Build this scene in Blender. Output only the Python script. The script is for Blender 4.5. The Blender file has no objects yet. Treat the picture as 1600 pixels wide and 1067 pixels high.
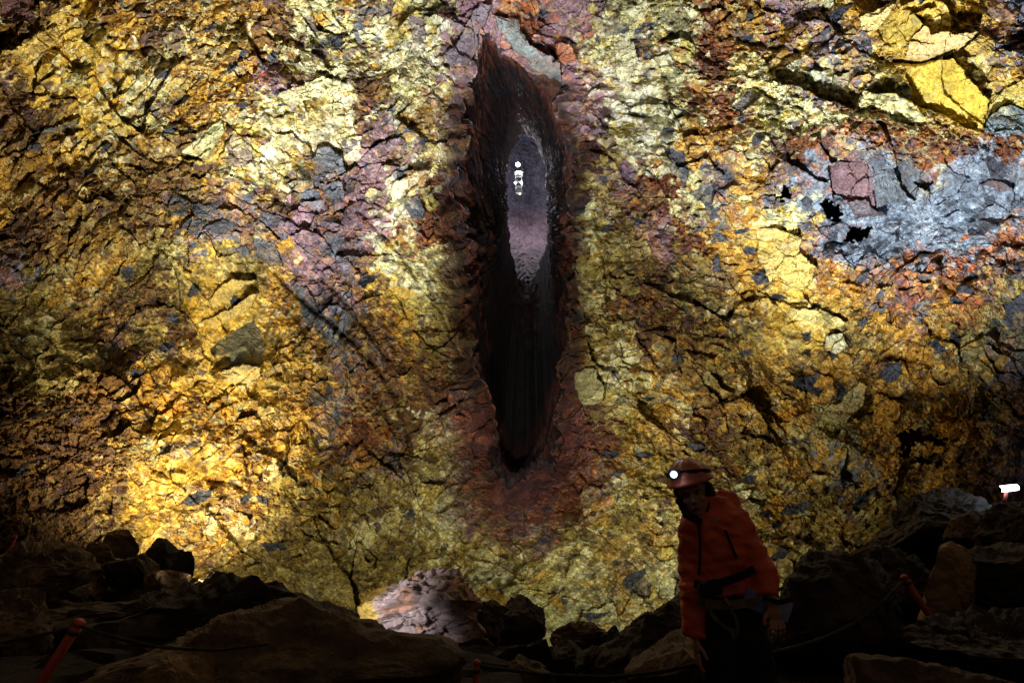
import bpy, bmesh, math, random
import numpy as np
from mathutils import Vector

# ------------------------------------------------------------------ camera, world, exposure
S = bpy.context.scene
COL = S.collection
FPX = 889.0                      # focal length in photograph pixels (1600 wide)
PITCH = math.radians(12.0)
EYE = np.array([0.0, 0.0, 1.65])
cd = bpy.data.cameras.new('camera'); cam = bpy.data.objects.new('camera', cd); COL.objects.link(cam)
cam.location = EYE; cam.rotation_euler = (math.radians(90) + PITCH, 0, 0)
cd.sensor_width = 36; cd.lens = FPX * 36 / 1600; cd.clip_start = 0.05; cd.clip_end = 500
S.camera = cam
W = bpy.data.worlds.new('World'); S.world = W; W.use_nodes = True
bg = W.node_tree.nodes['Background']
bg.inputs[0].default_value = (1.0, 0.70, 0.46, 1); bg.inputs[1].default_value = 0.02
_N = W.node_tree.nodes; _L = W.node_tree.links                    # background fill graded brighter from behind and above, to give shape
_tc = _N.new('ShaderNodeTexCoord'); _dp = _N.new('ShaderNodeVectorMath'); _dp.operation = 'DOT_PRODUCT'; _dp.inputs[1].default_value = (.55, -.45, .70)
_mr = _N.new('ShaderNodeMapRange'); _mr.inputs[1].default_value = -.5; _mr.inputs[2].default_value = 1.0; _mr.inputs[3].default_value = .003; _mr.inputs[4].default_value = .066
_L.new(_tc.outputs['Generated'], _dp.inputs[0]); _L.new(_dp.outputs['Value'], _mr.inputs[0]); _L.new(_mr.outputs[0], bg.inputs[1])   # added fill standing in for the rest of the cavern
S.view_settings.view_transform = 'Standard'; S.view_settings.look = 'None'
S.view_settings.exposure = 0.0; S.view_settings.gamma = 1.0
S.cycles.max_bounces = 5; S.cycles.diffuse_bounces = 2; S.cycles.glossy_bounces = 2
S.cycles.sample_clamp_indirect = 4.0

FW = np.array([0, math.cos(PITCH), math.sin(PITCH)]); UP = np.array([0, -math.sin(PITCH), math.cos(PITCH)]); RT = np.array([1.0, 0, 0])
def ray(px, py):
    px = np.asarray(px, float); py = np.asarray(py, float)
    return FW + ((px - 800) / FPX)[..., None] * RT + ((533.5 - py) / FPX)[..., None] * UP
def at(px, py, y):               # the point that stands y metres ahead, seen in that direction
    d = ray(px, py); return EYE + d * (np.asarray(y, float) / d[..., 1])[..., None]
def ell(px, py):                 # cavern shell
    d = ray(px, py); d = d / np.linalg.norm(d, axis=-1, keepdims=True)
    c = np.array([0, 3.0, -1.0]); r = np.array([26.0, 20.0, 20.0])
    o = (EYE - c) / r; q = d / r
    A = (q * q).sum(-1); B = (q * o).sum(-1); Cc = (o * o).sum() - 1
    return d, (-B + np.sqrt(B * B - A * Cc)) / A
def wall_pt(px, py, off=0.0):
    d, t = ell(px, py); return EYE + d * (t - off)[..., None]

def look(o, target):
    o.rotation_euler = (Vector(target) - o.location).to_track_quat('-Z', 'Y').to_euler()

# ------------------------------------------------------------------ numpy noise
def hsh(ix, iy, seed):
    n = (ix.astype(np.int64) * 374761393 + iy.astype(np.int64) * 668265263 + seed * 1442695041) & 0xffffffff
    n = ((n ^ (n >> 13)) * 1274126177) & 0xffffffff
    n = ((n ^ (n >> 16)) * 2246822519) & 0xffffffff
    return ((n ^ (n >> 15)) & 0xffffff) / float(0x1000000)
def vn(x, y, seed=0):
    ix = np.floor(x); iy = np.floor(y); fx = x - ix; fy = y - iy
    fx = fx * fx * fx * (fx * (fx * 6 - 15) + 10); fy = fy * fy * fy * (fy * (fy * 6 - 15) + 10)
    a = hsh(ix, iy, seed); b = hsh(ix + 1, iy, seed); c = hsh(ix, iy + 1, seed); d = hsh(ix + 1, iy + 1, seed)
    return (a + (b - a) * fx + (c - a) * fy + (a - b - c + d) * fx * fy) * 2 - 1
def fbm(x, y, seed, octv=4, gain=0.5):
    s = 0; a = 1; t = 0
    for k in range(octv):
        s = s + a * vn(x * 2 ** k + 17.3 * k, y * 2 ** k - 9.1 * k, seed + k * 7); t += a; a *= gain
    return s / t
def ridge(x, y, seed, octv=3):
    s = 0; a = 1; t = 0
    for k in range(octv):
        s = s + a * (1 - 2 * np.abs(vn(x * 2 ** k + 5.3 * k, y * 2 ** k, seed + k * 5))); t += a; a *= 0.5
    return s / t
def voro(u, v, cell, seed, ang=0.0, stretch=1.0):
    """jittered-grid cells: returns id randoms (r1, r2, r3), centre offsets, edge distance, centre position"""
    ca, sa = math.cos(ang), math.sin(ang)
    x = (u * ca + v * sa) / (cell * stretch); y = (-u * sa + v * ca) / cell
    ix = np.floor(x); iy = np.floor(y)
    b1 = np.full(x.shape, 9e9); b2 = b1.copy()
    cx = np.zeros_like(x); cy = np.zeros_like(x); gx = np.zeros_like(x); gy = np.zeros_like(x)
    for j in (-1, 0, 1):
        for i in (-1, 0, 1):
            X = ix + i; Y = iy + j
            px = X + 0.5 + (hsh(X, Y, seed) - .5) * .95; py = Y + 0.5 + (hsh(X, Y, seed + 1) - .5) * .95
            d = (px - x) ** 2 + (py - y) ** 2
            n = d < b1
            b2 = np.where(n, b1, np.minimum(b2, d)); b1 = np.where(n, d, b1)
            cx = np.where(n, px, cx); cy = np.where(n, py, cy); gx = np.where(n, X, gx); gy = np.where(n, Y, gy)
    dx = (x - cx); dy = (y - cy); ed = np.sqrt(b2) - np.sqrt(b1)
    cu = (cx * cell * stretch) * ca - (cy * cell) * sa; cv = (cx * cell * stretch) * sa + (cy * cell) * ca
    return dict(r1=hsh(gx, gy, seed + 2), r2=hsh(gx, gy, seed + 3), r3=hsh(gx, gy, seed + 4), r4=hsh(gx, gy, seed + 5), dx=dx, dy=dy, ed=ed, cu=cu, cv=cv)
def inpoly(u, v, poly):
    P = np.array(poly, float); r = np.zeros(u.shape, bool)
    m = (u >= P[:, 0].min()) & (u <= P[:, 0].max()) & (v >= P[:, 1].min()) & (v <= P[:, 1].max())
    x = u[m]; y = v[m]; ins = np.zeros(x.shape, bool)
    for k in range(len(P)):
        x1, y1 = P[k - 1]; x2, y2 = P[k]
        if y1 == y2: continue
        ins ^= ((y1 > y) != (y2 > y)) & (x < (x2 - x1) * (y - y1) / (y2 - y1) + x1)
    r[m] = ins; return r
def polyline_dist(u, v, pl):
    d = np.full(u.shape, 9e9)
    for (x1, y1), (x2, y2) in zip(pl[:-1], pl[1:]):
        L = (x2 - x1) ** 2 + (y2 - y1) ** 2
        t = np.clip(((u - x1) * (x2 - x1) + (v - y1) * (y2 - y1)) / L, 0, 1)
        d = np.minimum(d, np.hypot(u - x1 - t * (x2 - x1), v - y1 - t * (y2 - y1)))
    return d
def sst(a, b, x):
    t = np.clip((x - a) / (b - a), 0, 1); return t * t * (3 - 2 * t)
def n3(P, sc, seed, octv=4):
    """3-D flavoured noise from three planar slices"""
    x, y, z = (P * sc).T
    return (fbm(x + .37 * z, y - .61 * z, seed, octv) + fbm(y + .53 * x, z - .29 * x, seed + 31, octv) + fbm(z + .41 * y, x - .47 * y, seed + 57, octv)) / 1.7

# ------------------------------------------------------------------ objects
def mesh(name, V, F, mat=None, parent=None, smooth=False, col=None):
    V = np.ascontiguousarray(V, np.float32).reshape(-1, 3)
    me = bpy.data.meshes.new(name)
    if isinstance(F, np.ndarray):
        n, k = F.shape
        me.vertices.add(len(V)); me.vertices.foreach_set('co', V.ravel())
        me.loops.add(n * k); me.loops.foreach_set('vertex_index', np.ascontiguousarray(F, np.int32).ravel())
        me.polygons.add(n); me.polygons.foreach_set('loop_start', np.arange(0, n * k, k, dtype=np.int32))
        me.update(calc_edges=True); me.validate()
    else:
        me.from_pydata(V.tolist(), [], F); me.update()
    if col is not None:
        a = me.attributes.new('Col', 'FLOAT_COLOR', 'POINT')
        a.data.foreach_set('color', np.ascontiguousarray(np.concatenate([col, np.ones((len(col), 1))], 1), np.float32).ravel())
    me.polygons.foreach_set('use_smooth', np.full(len(me.polygons), smooth))
    o = bpy.data.objects.new(name, me); COL.objects.link(o)
    if mat: me.materials.append(mat)
    if parent: o.parent = parent; o.matrix_parent_inverse = parent.matrix_world.inverted()
    return o
def tag(o, label=None, cat=None, group=None, kind=None):
    if label: o['label'] = label
    if cat: o['category'] = cat
    if group: o['group'] = group
    if kind: o['kind'] = kind
    return o
def empty(name, loc, label, cat, group=None):
    o = bpy.data.objects.new(name, None); COL.objects.link(o); o.location = loc; o.empty_display_size = .1
    bpy.context.view_layer.update()
    return tag(o, label, cat, group)
def grid_faces(nr, nc, wrap=False):
    r = np.arange(nr - 1)[:, None]; c = np.arange(nc if wrap else nc - 1)[None, :]; c2 = (c + 1) % nc
    return np.stack([r * nc + c, r * nc + c2, (r + 1) * nc + c2, (r + 1) * nc + c], -1).reshape(-1, 4)

# ------------------------------------------------------------------ materials
def mat(name, base=(.3, .3, .3), rough=.7, spec=.35, attr=False, nscale=9.0, var=.45, bump=.5, bscale=22.0, second=None, emit=None, metal=0.0, dist=.02):
    m = bpy.data.materials.new(name); m.use_nodes = True; T = m.node_tree; N = T.nodes; L = T.links
    p = N['Principled BSDF']; p.inputs['Roughness'].default_value = rough; p.inputs['Specular IOR Level'].default_value = spec; p.inputs['Metallic'].default_value = metal
    if emit:
        p.inputs['Base Color'].default_value = (*base, 1); p.inputs['Emission Color'].default_value = (*emit[0], 1); p.inputs['Emission Strength'].default_value = emit[1]; return m
    tc = N.new('ShaderNodeTexCoord')
    no = N.new('ShaderNodeTexNoise'); no.inputs['Scale'].default_value = nscale; no.inputs['Detail'].default_value = 6; no.inputs['Roughness'].default_value = .65
    L.new(tc.outputs['Object'], no.inputs['Vector'])
    cr = N.new('ShaderNodeMapRange'); cr.inputs[1].default_value = .3; cr.inputs[2].default_value = .7; cr.inputs[3].default_value = 1 - var; cr.inputs[4].default_value = 1 + var
    L.new(no.outputs[0], cr.inputs[0])
    mx = N.new('ShaderNodeVectorMath'); mx.operation = 'SCALE'
    if attr:
        at_ = N.new('ShaderNodeAttribute'); at_.attribute_name = 'Col'; src = at_.outputs['Color']
    else:
        n2 = N.new('ShaderNodeTexNoise'); n2.inputs['Scale'].default_value = nscale * .22; n2.inputs['Detail'].default_value = 5
        L.new(tc.outputs['Object'], n2.inputs['Vector'])
        mc = N.new('ShaderNodeMix'); mc.data_type = 'RGBA'; mc.inputs[6].default_value = (*base, 1); mc.inputs[7].default_value = (*(second or [c * .6 for c in base]), 1)
        mr = N.new('ShaderNodeMapRange'); mr.inputs[1].default_value = .42; mr.inputs[2].default_value = .58; L.new(n2.outputs[0], mr.inputs[0]); L.new(mr.outputs[0], mc.inputs[0])
        src = mc.outputs[2]
    L.new(src, mx.inputs[0]); L.new(cr.outputs[0], mx.inputs[3]); L.new(mx.outputs[0], p.inputs['Base Color'])
    if bump:
        nb = N.new('ShaderNodeTexNoise'); nb.inputs['Scale'].default_value = bscale; nb.inputs['Detail'].default_value = 8; nb.inputs['Roughness'].default_value = .7
        L.new(tc.outputs['Object'], nb.inputs['Vector'])
        b = N.new('ShaderNodeBump'); b.inputs['Strength'].default_value = bump; b.inputs['Distance'].default_value = dist
        L.new(nb.outputs[0], b.inputs['Height']); L.new(b.outputs[0], p.inputs['Normal'])
        rr = N.new('ShaderNodeMapRange'); rr.inputs[3].default_value = rough - .15; rr.inputs[4].default_value = min(1, rough + .15); L.new(no.outputs[0], rr.inputs[0]); L.new(rr.outputs[0], p.inputs['Roughness'])
    return m
M_WALL = mat('mineral_rock', rough=.68, spec=.28, attr=True, nscale=11.0, var=.55, bump=.85, bscale=11.0, dist=.06)
M_ROCK = mat('basalt', (.062, .044, .033), .7, .35, second=(.030, .022, .018), nscale=5, bump=1.0, bscale=11, dist=.05)
M_BROWN = mat('brown_rock', (.19, .125, .072), .75, .3, second=(.09, .06, .038), nscale=6, bump=1.0, bscale=12, dist=.05)
M_TAN = mat('tan_rock', (.36, .225, .11), .75, .3, second=(.19, .12, .06), nscale=6, bump=1.0, bscale=12, dist=.05)
M_COLROCK = mat('stained_rock', rough=.7, spec=.35, attr=True, nscale=8, var=.4, bump=.9, bscale=14, dist=.03)
M_FLOOR = mat('rubble_ground', (.034, .024, .018), .85, .25, second=(.017, .012, .010), nscale=3, bump=1.0, bscale=7, dist=.06)

# ------------------------------------------------------------------ CAVE WALL
PAL = {  # zone: colours with weights, then geometry strengths (big, mid, small, fine, grain)
 'o': ([((.48,.285,.045),4),((.33,.18,.03),3),((.58,.42,.13),2.2),((.20,.10,.03),1.6),((.30,.24,.09),1.5),((.62,.54,.30),1.2),((.22,.14,.12),1.2),((.36,.37,.22),1.1),((.09,.08,.09),.45)], (1,1,.9,.9,.9)),
 'y': ([((.62,.45,.10),4),((.55,.36,.06),3),((.66,.54,.22),2),((.42,.25,.04),1.4),((.30,.22,.2),.5)], (1.2,1,.5,.35,.35)),
 's': ([((.58,.55,.27),3.6),((.62,.62,.42),3),((.50,.42,.12),2),((.30,.29,.17),2),((.15,.12,.12),1),((.50,.33,.07),1.2)], (1,1,.8,.8,.9)),
 'w': ([((.68,.66,.44),4),((.72,.71,.58),3),((.58,.52,.22),1.5),((.32,.28,.24),.9),((.55,.38,.12),.9)], (1,1,.7,.6,.7)),
 'p': ([((.29,.18,.22),4),((.37,.25,.27),2.5),((.21,.15,.20),2.5),((.42,.24,.17),1.5),((.40,.15,.08),1),((.22,.21,.22),1)], (1,.9,.8,.5,.5)),
 'k': ([((.115,.13,.165),3.6),((.18,.20,.25),2.2),((.24,.14,.15),2.2),((.36,.20,.10),1.6),((.48,.30,.10),1.3),((.33,.2,.17),1.2)], (.8,1.2,1.1,.5,.5)),
 'r': ([((.22,.075,.03),4),((.30,.11,.035),2.4),((.14,.05,.04),2),((.40,.22,.06),1.3),((.18,.11,.10),1)], (.8,.8,1,1.2,1.2)),
 'e': ([((.50,.17,.07),3),((.56,.28,.12),2.4),((.26,.09,.05),2),((.20,.19,.20),1.8),((.50,.38,.2),1.2)], (.8,1,1.2,.9,.8)),
 'g': ([((.225,.275,.335),4),((.19,.23,.285),3),((.125,.145,.18),2),((.29,.335,.39),1.8),((.15,.12,.125),.6)], (1.0,.6,.36,.24,.35)),
 'b': ([((.18,.095,.035),4),((.11,.06,.03),2.6),((.28,.16,.05),2),((.14,.09,.10),1.3),((.36,.25,.08),1)], (1,1,1,1,1)),
 'm': ([((.30,.235,.06),4),((.38,.30,.10),2.6),((.20,.14,.04),2.2),((.44,.40,.18),1.4),((.13,.085,.04),1.4)], (1,1,1,.8,.8)),
 'd': ([((.10,.04,.032),4),((.055,.03,.03),4),((.16,.06,.035),2),((.05,.05,.06),2)], (.8,1,1.2,.9,.9)),
 'q': ([((.52,.28,.045),4),((.58,.36,.08),3),((.38,.18,.03),2),((.64,.48,.18),1.4),((.2,.1,.04),.8)], (1,1,.8,.8,.8)),
}
ZMAP = [
 "bbyooooo"+"bssksspp"+"eppsssro"+"poooyyok",
 "oyyyosoo"+"bskswwpp"+"ppssksro"+"okkoyyyk",
 "oysysooo"+"pssbsspp"+"eppwwsrs"+"ssksyyyo",
 "bbyssooo"+"smwbsopd"+"dppwwsrs"+"sssssyys",
 "boyoobos"+"wswpkoww"+"dddswqqs"+"brerrrrr",
 "oobobbos"+"skkpwwwd"+"ddmprskq"+"kgpggggg",
 "obobbobk"+"bpkpwrkd"+"ddsbrskq"+"sggggggg",
 "bboomskk"+"kpkpsrbd"+"ddsmprqy"+"ykggggge",
 "kmoommym"+"opkkssmd"+"ddsmbmoq"+"yqekeeek",
 "mmobbmyy"+"okkbysmd"+"ddsbrmoo"+"yyqqkqrm",
 "msmbmbyy"+"ookbqmmd"+"ddmsbbom"+"yymoqomk",
 "mmmbooyy"+"yokkbbsd"+"ddmwobmo"+"oqqboqok",
 "bmbboqoo"+"yqkrbbmd"+"ddmsoobo"+"oqmqoqbb",
 "bbbboyoo"+"oykrbsrd"+"ddrmobbo"+"qsmqoqqk",
 "bbbboyyo"+"ooookmsr"+"drrommbm"+"qqgqoqbk",
 "bbbbyyoo"+"ommmmsse"+"rresmmos"+"ombmoqbk",
 "bbbbyooo"+"mmosmspm"+"pmsmossm"+"omomoobb",
 "bbbbyoom"+"mmmmmsms"+"msmossss"+"mmmooobb",
 "bbbbmmmm"+"mmmmmmss"+"sssossss"+"smmoobbb",
 "bbbbmmmm"+"mmmmmmss"+"ssssssss"+"sommobbb"]
LET = 'oyswpkregbmdq'
ZI = np.array([[LET.index(c) for c in row] for row in ZMAP])
GEO = np.array([PAL[c][1] for c in LET], float)
def zone_at(u, v):
    i = np.clip(np.floor(v / 50), 0, 19).astype(int); j = np.clip(np.floor(u / 50), 0, 31).astype(int)
    return ZI[i, j]
def geo_at(u, v):
    x = np.clip(u / 50 - .5, 0, 30.999); y = np.clip(v / 50 - .5, 0, 18.999)
    i = y.astype(int); j = x.astype(int); fy = sst(0, 1, y - i)[..., None]; fx = sst(0, 1, x - j)[..., None]
    G = GEO[ZI]
    return G[i, j] * (1 - fx) * (1 - fy) + G[i, j + 1] * fx * (1 - fy) + G[i + 1, j] * (1 - fx) * fy + G[i + 1, j + 1] * fx * fy
CUM = []; PC = np.zeros((len(LET), 10, 3))
for a, c in enumerate(LET):
    w = np.array([x[1] for x in PAL[c][0]], float); w = np.cumsum(w / w.sum()); CUM.append(np.concatenate([w, np.full(10 - len(w), 9.)]))
    for k, x in enumerate(PAL[c][0]): PC[a, k] = x[0]
CUM = np.array(CUM)
def pick(z, r):
    k = (r[..., None] > CUM[z]).sum(-1); return PC[z, np.clip(k, 0, 9)]

# drawn rock features: outline, colour (None keeps the zone's), offset towards the viewer in metres, tilt (x, y), keeps this much of the small relief
SL = (.075, .084, .105)
FEAT = [
 ([(1408,95),(1490,93),(1512,122),(1547,160),(1537,198),(1525,206),(1470,180),(1420,157),(1424,140)], (.60,.44,.06), .0, (.5,-.55), .2),
 ([(1412,95),(1424,62),(1445,38),(1462,52),(1500,50),(1532,50),(1492,84),(1440,97)], (.60,.44,.20), .55, (.2,-.5), .3),
 ([(1508,75),(1535,55),(1555,68),(1540,92),(1515,88)], (.60,.42,.08), .3, (0,.4), .3),
 ([(1330,0),(1395,0),(1372,25),(1352,22)], (.40,.24,.05), -.4, (0,.6), .2),
 ([(1342,28),(1356,26),(1390,4),(1404,2),(1376,40),(1362,50),(1344,48)], (.66,.54,.22), .35, (0,0), .3),
 ([(1370,48),(1406,14),(1425,18),(1444,36),(1424,62),(1408,94),(1380,70)], (.50,.37,.07), .05, (.8,0), .4),
 ([(1536,208),(1546,184),(1572,163),(1604,172),(1604,212)], (.16,.21,.225), .5, (0,-.3), .3),
 ([(1530,206),(1548,165),(1575,138),(1604,122),(1604,170),(1572,160),(1546,182)], (.55,.45,.10), .2, (.5,0), .3),
 ([(768,8),(752,46),(744,74),(728,106),(696,100),(690,88),(712,68),(728,42),(750,6)], (.24,.20,.24), .6, (.6,.6), .4),
 ([(774,26),(800,26),(832,72),(872,94),(880,134),(866,131),(842,112),(808,82),(784,50)], (.30,.36,.36), .8, (-.4,.8), .4),
 ([(493,235),(515,230),(536,245),(541,270),(535,300),(505,275),(491,262)], (.20,.22,.26), .3, (.3,.3), .5),
 ([(500,288),(535,285),(538,312),(510,305)], (.19,.21,.25), .25, (.4,-.2), .5),
 ([(264,322),(272,302),(296,316),(290,340),(268,340)], SL, .3, (.2,.5), .35),
 ([(298,322),(325,318),(348,314),(340,340),(305,342)], SL, .3, (-.2,.5), .35),
 ([(280,358),(296,340),(322,350),(300,362)], SL, .35, (.2,.5), .35),
 ([(316,358),(345,340),(366,350),(360,370),(338,366)], SL, .3, (-.3,.3), .35),
 ([(365,390),(385,385),(395,400),(372,404)], SL, .25, (.3,.3), .35),
 ([(1036,232),(1066,236),(1076,266),(1072,292),(1050,268)], (.13,.13,.16), -.1, (.2,.2), .5),
 ([(1080,300),(1095,292),(1118,296),(1112,318),(1128,342),(1108,346),(1096,318)], (.12,.125,.15), -.1, (.2,.2), .5),
 ([(497,58),(540,54),(530,82),(500,72)], (.10,.115,.16), .1, (.2,.2), .4),
 ([(398,370),(430,385),(441,416),(420,417),(404,400)], (.19,.21,.24), .25, (.4,.3), .5),
 ([(455,440),(480,450),(502,490),(482,512),(470,480)], (.18,.20,.23), .2, (.4,.3), .5),
 ([(475,628),(488,606),(506,622),(500,634),(480,634)], (.10,.105,.13), .2, (.4,.3), .4),
 ([(600,710),(628,714),(618,730),(598,722)], (.11,.12,.14), .1, (.4,.3), .5),
 ([(945,36),(985,40),(976,56),(947,56)], (.13,.14,.17), .1, (.4,.3), .5),
 ([(1035,204),(1052,200),(1051,222),(1034,223)], (.12,.13,.15), .1, (.4,.3), .5),
 ([(1112,405),(1122,395),(1127,425),(1113,428)], (.12,.13,.16), .1, (.2,.3), .5),
 ([(1568,476),(1586,462),(1604,450),(1604,520),(1575,518)], (.11,.12,.15), .3, (.5,.3), .4),
 ([(898,492),(913,480),(914,498),(900,506)], (.10,.105,.12), .1, (.2,.3), .5),
 ([(48,206),(90,195),(126,184),(125,198),(70,208)], (.22,.25,.22), .25, (.1,.5), .4),
 ([(0,-5),(50,-5),(53,34),(26,36),(0,34)], (.19,.10,.10), -.3, (.3,.4), .4),
 ([(1283,318),(1290,308),(1302,316),(1314,328),(1312,350),(1296,346)], (.05,.05,.06), -2.2, (0,0), .5),  # cavities in the grey band, their shade put into a near-black colour
 ([(1318,378),(1330,358),(1358,349),(1361,356),(1350,372),(1334,380)], (.05,.05,.06), -2.2, (0,0), .5),
 ([(1212,318),(1224,296),(1238,288),(1232,306)], (.06,.06,.07), -1.2, (0,0), .5),
 ([(1296,258),(1342,245),(1362,268),(1370,324),(1322,312),(1300,300)], (.19,.115,.125), -.45, (.8,.3), .5),
 ([(1364,262),(1396,258),(1402,292),(1420,316),(1372,322)], (.25,.28,.31), -.2, (-.9,.6), .25),
 ([(1398,262),(1424,250),(1440,272),(1428,312),(1406,296)], (.20,.21,.23), -.5, (.9,.3), .3),
 ([(1428,285),(1452,268),(1462,290),(1444,300)], (.17,.10,.085), -.4, (.3,.3), .5),
 ([(1326,318),(1350,310),(1384,338),(1340,340)], (.20,.16,.17), .4, (.2,.6), .5),
 ([(1512,350),(1535,345),(1560,356),(1540,366)], (.17,.18,.20), .3, (.2,.5), .5),
 ([(1535,285),(1565,283),(1585,298),(1560,300)], (.12,.08,.08), .3, (.2,.5), .5),
 ([(312,478),(365,436),(402,436),(332,486)], (.50,.38,.11), .35, (.2,-.6), .35),
 ([(316,505),(345,490),(402,458),(392,482),(334,512)], (.46,.36,.12), .45, (.2,-.6), .35),
 ([(330,548),(348,526),(396,498),(412,540),(404,575),(346,574)], (.17,.17,.115), -.15, (.6,.6), .3),
 ([(345,580),(378,566),(412,574),(398,600),(376,612)], (.60,.50,.22), .4, (.3,-.6), .4),
 ([(898,580),(930,576),(946,600),(941,626),(910,636),(900,612)], (.46,.45,.24), .45, (.4,.3), .5),
 ([(20,76),(100,18),(111,30),(95,66),(40,90),(0,95),(-5,80)], (.62,.46,.14), .4, (-.3,.7), .35),
 ([(636,266),(674,268),(662,296),(650,292),(640,300)], (.60,.34,.12), .5, (.5,.5), .3),
 ([(632,312),(650,306),(668,330),(660,344),(640,340)], (.16,.18,.21), .2, (.5,.3), .4),
 ([(652,296),(674,292),(684,318),(672,330)], (.52,.46,.14), .35, (-.8,.2), .3),
 ([(1180,356),(1222,360),(1254,376),(1236,412),(1204,442),(1182,404)], (.62,.48,.16), .4, (.5,.5), .5),
 ([(1212,424),(1226,402),(1250,394),(1278,420),(1262,448),(1240,452)], (.62,.50,.15), .6, (.4,.5), .4),
 ([(1232,480),(1290,486),(1326,505),(1300,515),(1262,500)], (.60,.52,.20), .4, (.2,.7), .4),
 ([(1290,525),(1318,520),(1326,540),(1306,552),(1290,545)], (.58,.55,.32), .5, (.3,.4), .4),
 ([(1282,648),(1310,625),(1342,596),(1356,606),(1346,636),(1322,660),(1296,664)], (.38,.34,.17), .5, (.5,.5), .4),
 ([(1408,674),(1440,666),(1478,690),(1482,702),(1440,686),(1402,702)], (.10,.06,.04), -1.0, (0,0), .6),  # dark holes, here and next: shade of the recess put into the colour
 ([(1398,710),(1432,690),(1418,718)], (.10,.06,.04), -.9, (0,0), .6),
 ([(1430,714),(1466,708),(1482,726),(1442,722)], (.10,.06,.04), -.9, (0,0), .6),
 ([(1356,738),(1372,732),(1376,748),(1360,750)], (.40,.35,.25), .3, (0,.3), .4),
 ([(1140,165),(1175,140),(1190,150),(1160,175)], (.14,.12,.11), -.3, (0,0), .6),
 ([(640,25),(660,24),(665,60),(645,70)], (.22,.17,.20), .3, (0,.4), .5),
 ([(866,66),(895,70),(902,95),(880,102),(866,90)], (.50,.20,.10), .3, (.2,.4), .5),
 ([(958,66),(990,66),(996,100),(982,128),(962,120)], (.64,.62,.40), .35, (.3,.3), .4),
 ([(430,150),(500,118),(545,128),(510,150),(470,158),(480,175)], (.64,.62,.36), .4, (.2,.5), .45),
 ([(282,240),(320,205),(345,186),(350,208),(318,250)], (.50,.52,.28), .4, (.5,.3), .35),
 ([(286,250),(318,255),(360,212),(350,238),(310,262)], (.52,.42,.09), .1, (-.4,.5), .3),
 ([(355,210),(392,215),(400,262),(362,258)], (.30,.24,.19), .2, (.3,.3), .6),
]
CRACK = [  # polylines, half width px, depth m
 ([(428,432),(470,470),(520,505),(560,545),(600,592),(628,640),(640,700)], 4, .55),
 ([(505,440),(540,470),(575,520),(605,560)], 3.5, .4),
 ([(560,330),(600,370),(640,420),(690,490),(720,560)], 3, .25),
 ([(580,600),(600,640),(610,700)], 4, .45),
 ([(450,690),(470,655),(500,700),(560,690),(640,715)], 4, .45),
 ([(165,70),(180,80),(172,120),(180,130)], 4, .5), ([(185,77),(240,76),(255,100)], 3, .4),
 ([(150,275),(185,310),(188,330)], 5, .5), ([(0,395),(40,400)], 5, .5), ([(160,345),(200,315)], 4, .4),
 ([(330,580),(355,560)], 3, .3), ([(830,20),(832,45),(870,60),(900,65)], 2.5, .35), ([(870,60),(864,95)], 2.5, .35),
 ([(1395,95),(1412,96),(1440,98),(1492,80)], 3, .6), ([(1000,130),(985,128)], 2, .3),
 ([(1290,385),(1320,376)], 3, .5), ([(1440,395),(1470,390)], 4, .6), ([(1470,440),(1490,455),(1500,440),(1535,425)], 5, .7),
 ([(1330,448),(1352,456)], 4, .5), ([(160,660),(180,640),(190,660)], 5, .6), ([(330,750),(380,765)], 4, .5),
 ([(240,735),(262,745)], 4, .5), ([(1180,140),(1210,155)], 4, .5), ([(250,790),(290,800),(330,790)], 4, .4),
 ([(380,700),(392,760),(384,770)], 2.5, .3), ([(455,690),(440,735)], 3, .4), ([(930,325),(945,400),(950,460)], 5, .5),
 ([(1140,60),(1200,72),(1245,80)], 4, .5), ([(1225,90),(1250,80)], 4, .5),
]
SLOT0 = [(762,36),(800,80),(842,113),(868,134),(882,200),(894,260),(897,340),(892,400),(886,460),(884,520),(886,580),(882,640),(868,694),(844,734),(820,758),(800,770),(782,754),(766,704),(754,640),(742,560),(734,480),(728,400),(720,330),(720,250),(726,180),(738,110),(750,70)]
SLOT1 = [(768,60),(798,92),(832,124),(852,150),(868,200),(880,260),(884,340),(880,400),(874,460),(868,520),(866,580),(858,630),(846,672),(830,706),(814,730),(803,738),(793,728),(782,690),(774,640),(768,560),(764,480),(760,400),(752,330),(752,250),(752,180),(756,120),(760,85)]
SLOT3 = [(820,204),(838,222),(852,255),(861,290),(861,340),(854,385),(842,424),(823,449),(806,430),(797,390),(791,340),(788,290),(791,258),(803,225)]

def resamp(P, n):
    P = np.array(P + [P[0]], float)
    for _ in range(2):                                   # corner cutting
        Q = np.empty((2 * (len(P) - 1), 2)); Q[0::2] = P[:-1] * .75 + P[1:] * .25; Q[1::2] = P[:-1] * .25 + P[1:] * .75; P = np.vstack([Q, Q[:1]])
    P = P[:-1]; i = np.argmin(P[:, 1]); P = np.vstack([P[i:], P[:i + 1]])
    s = np.concatenate([[0], np.cumsum(np.hypot(*np.diff(P, axis=0).T))]); t = np.linspace(0, s[-1], n, endpoint=False)
    return np.stack([np.interp(t, s, P[:, 0]), np.interp(t, s, P[:, 1])], 1)

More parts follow.
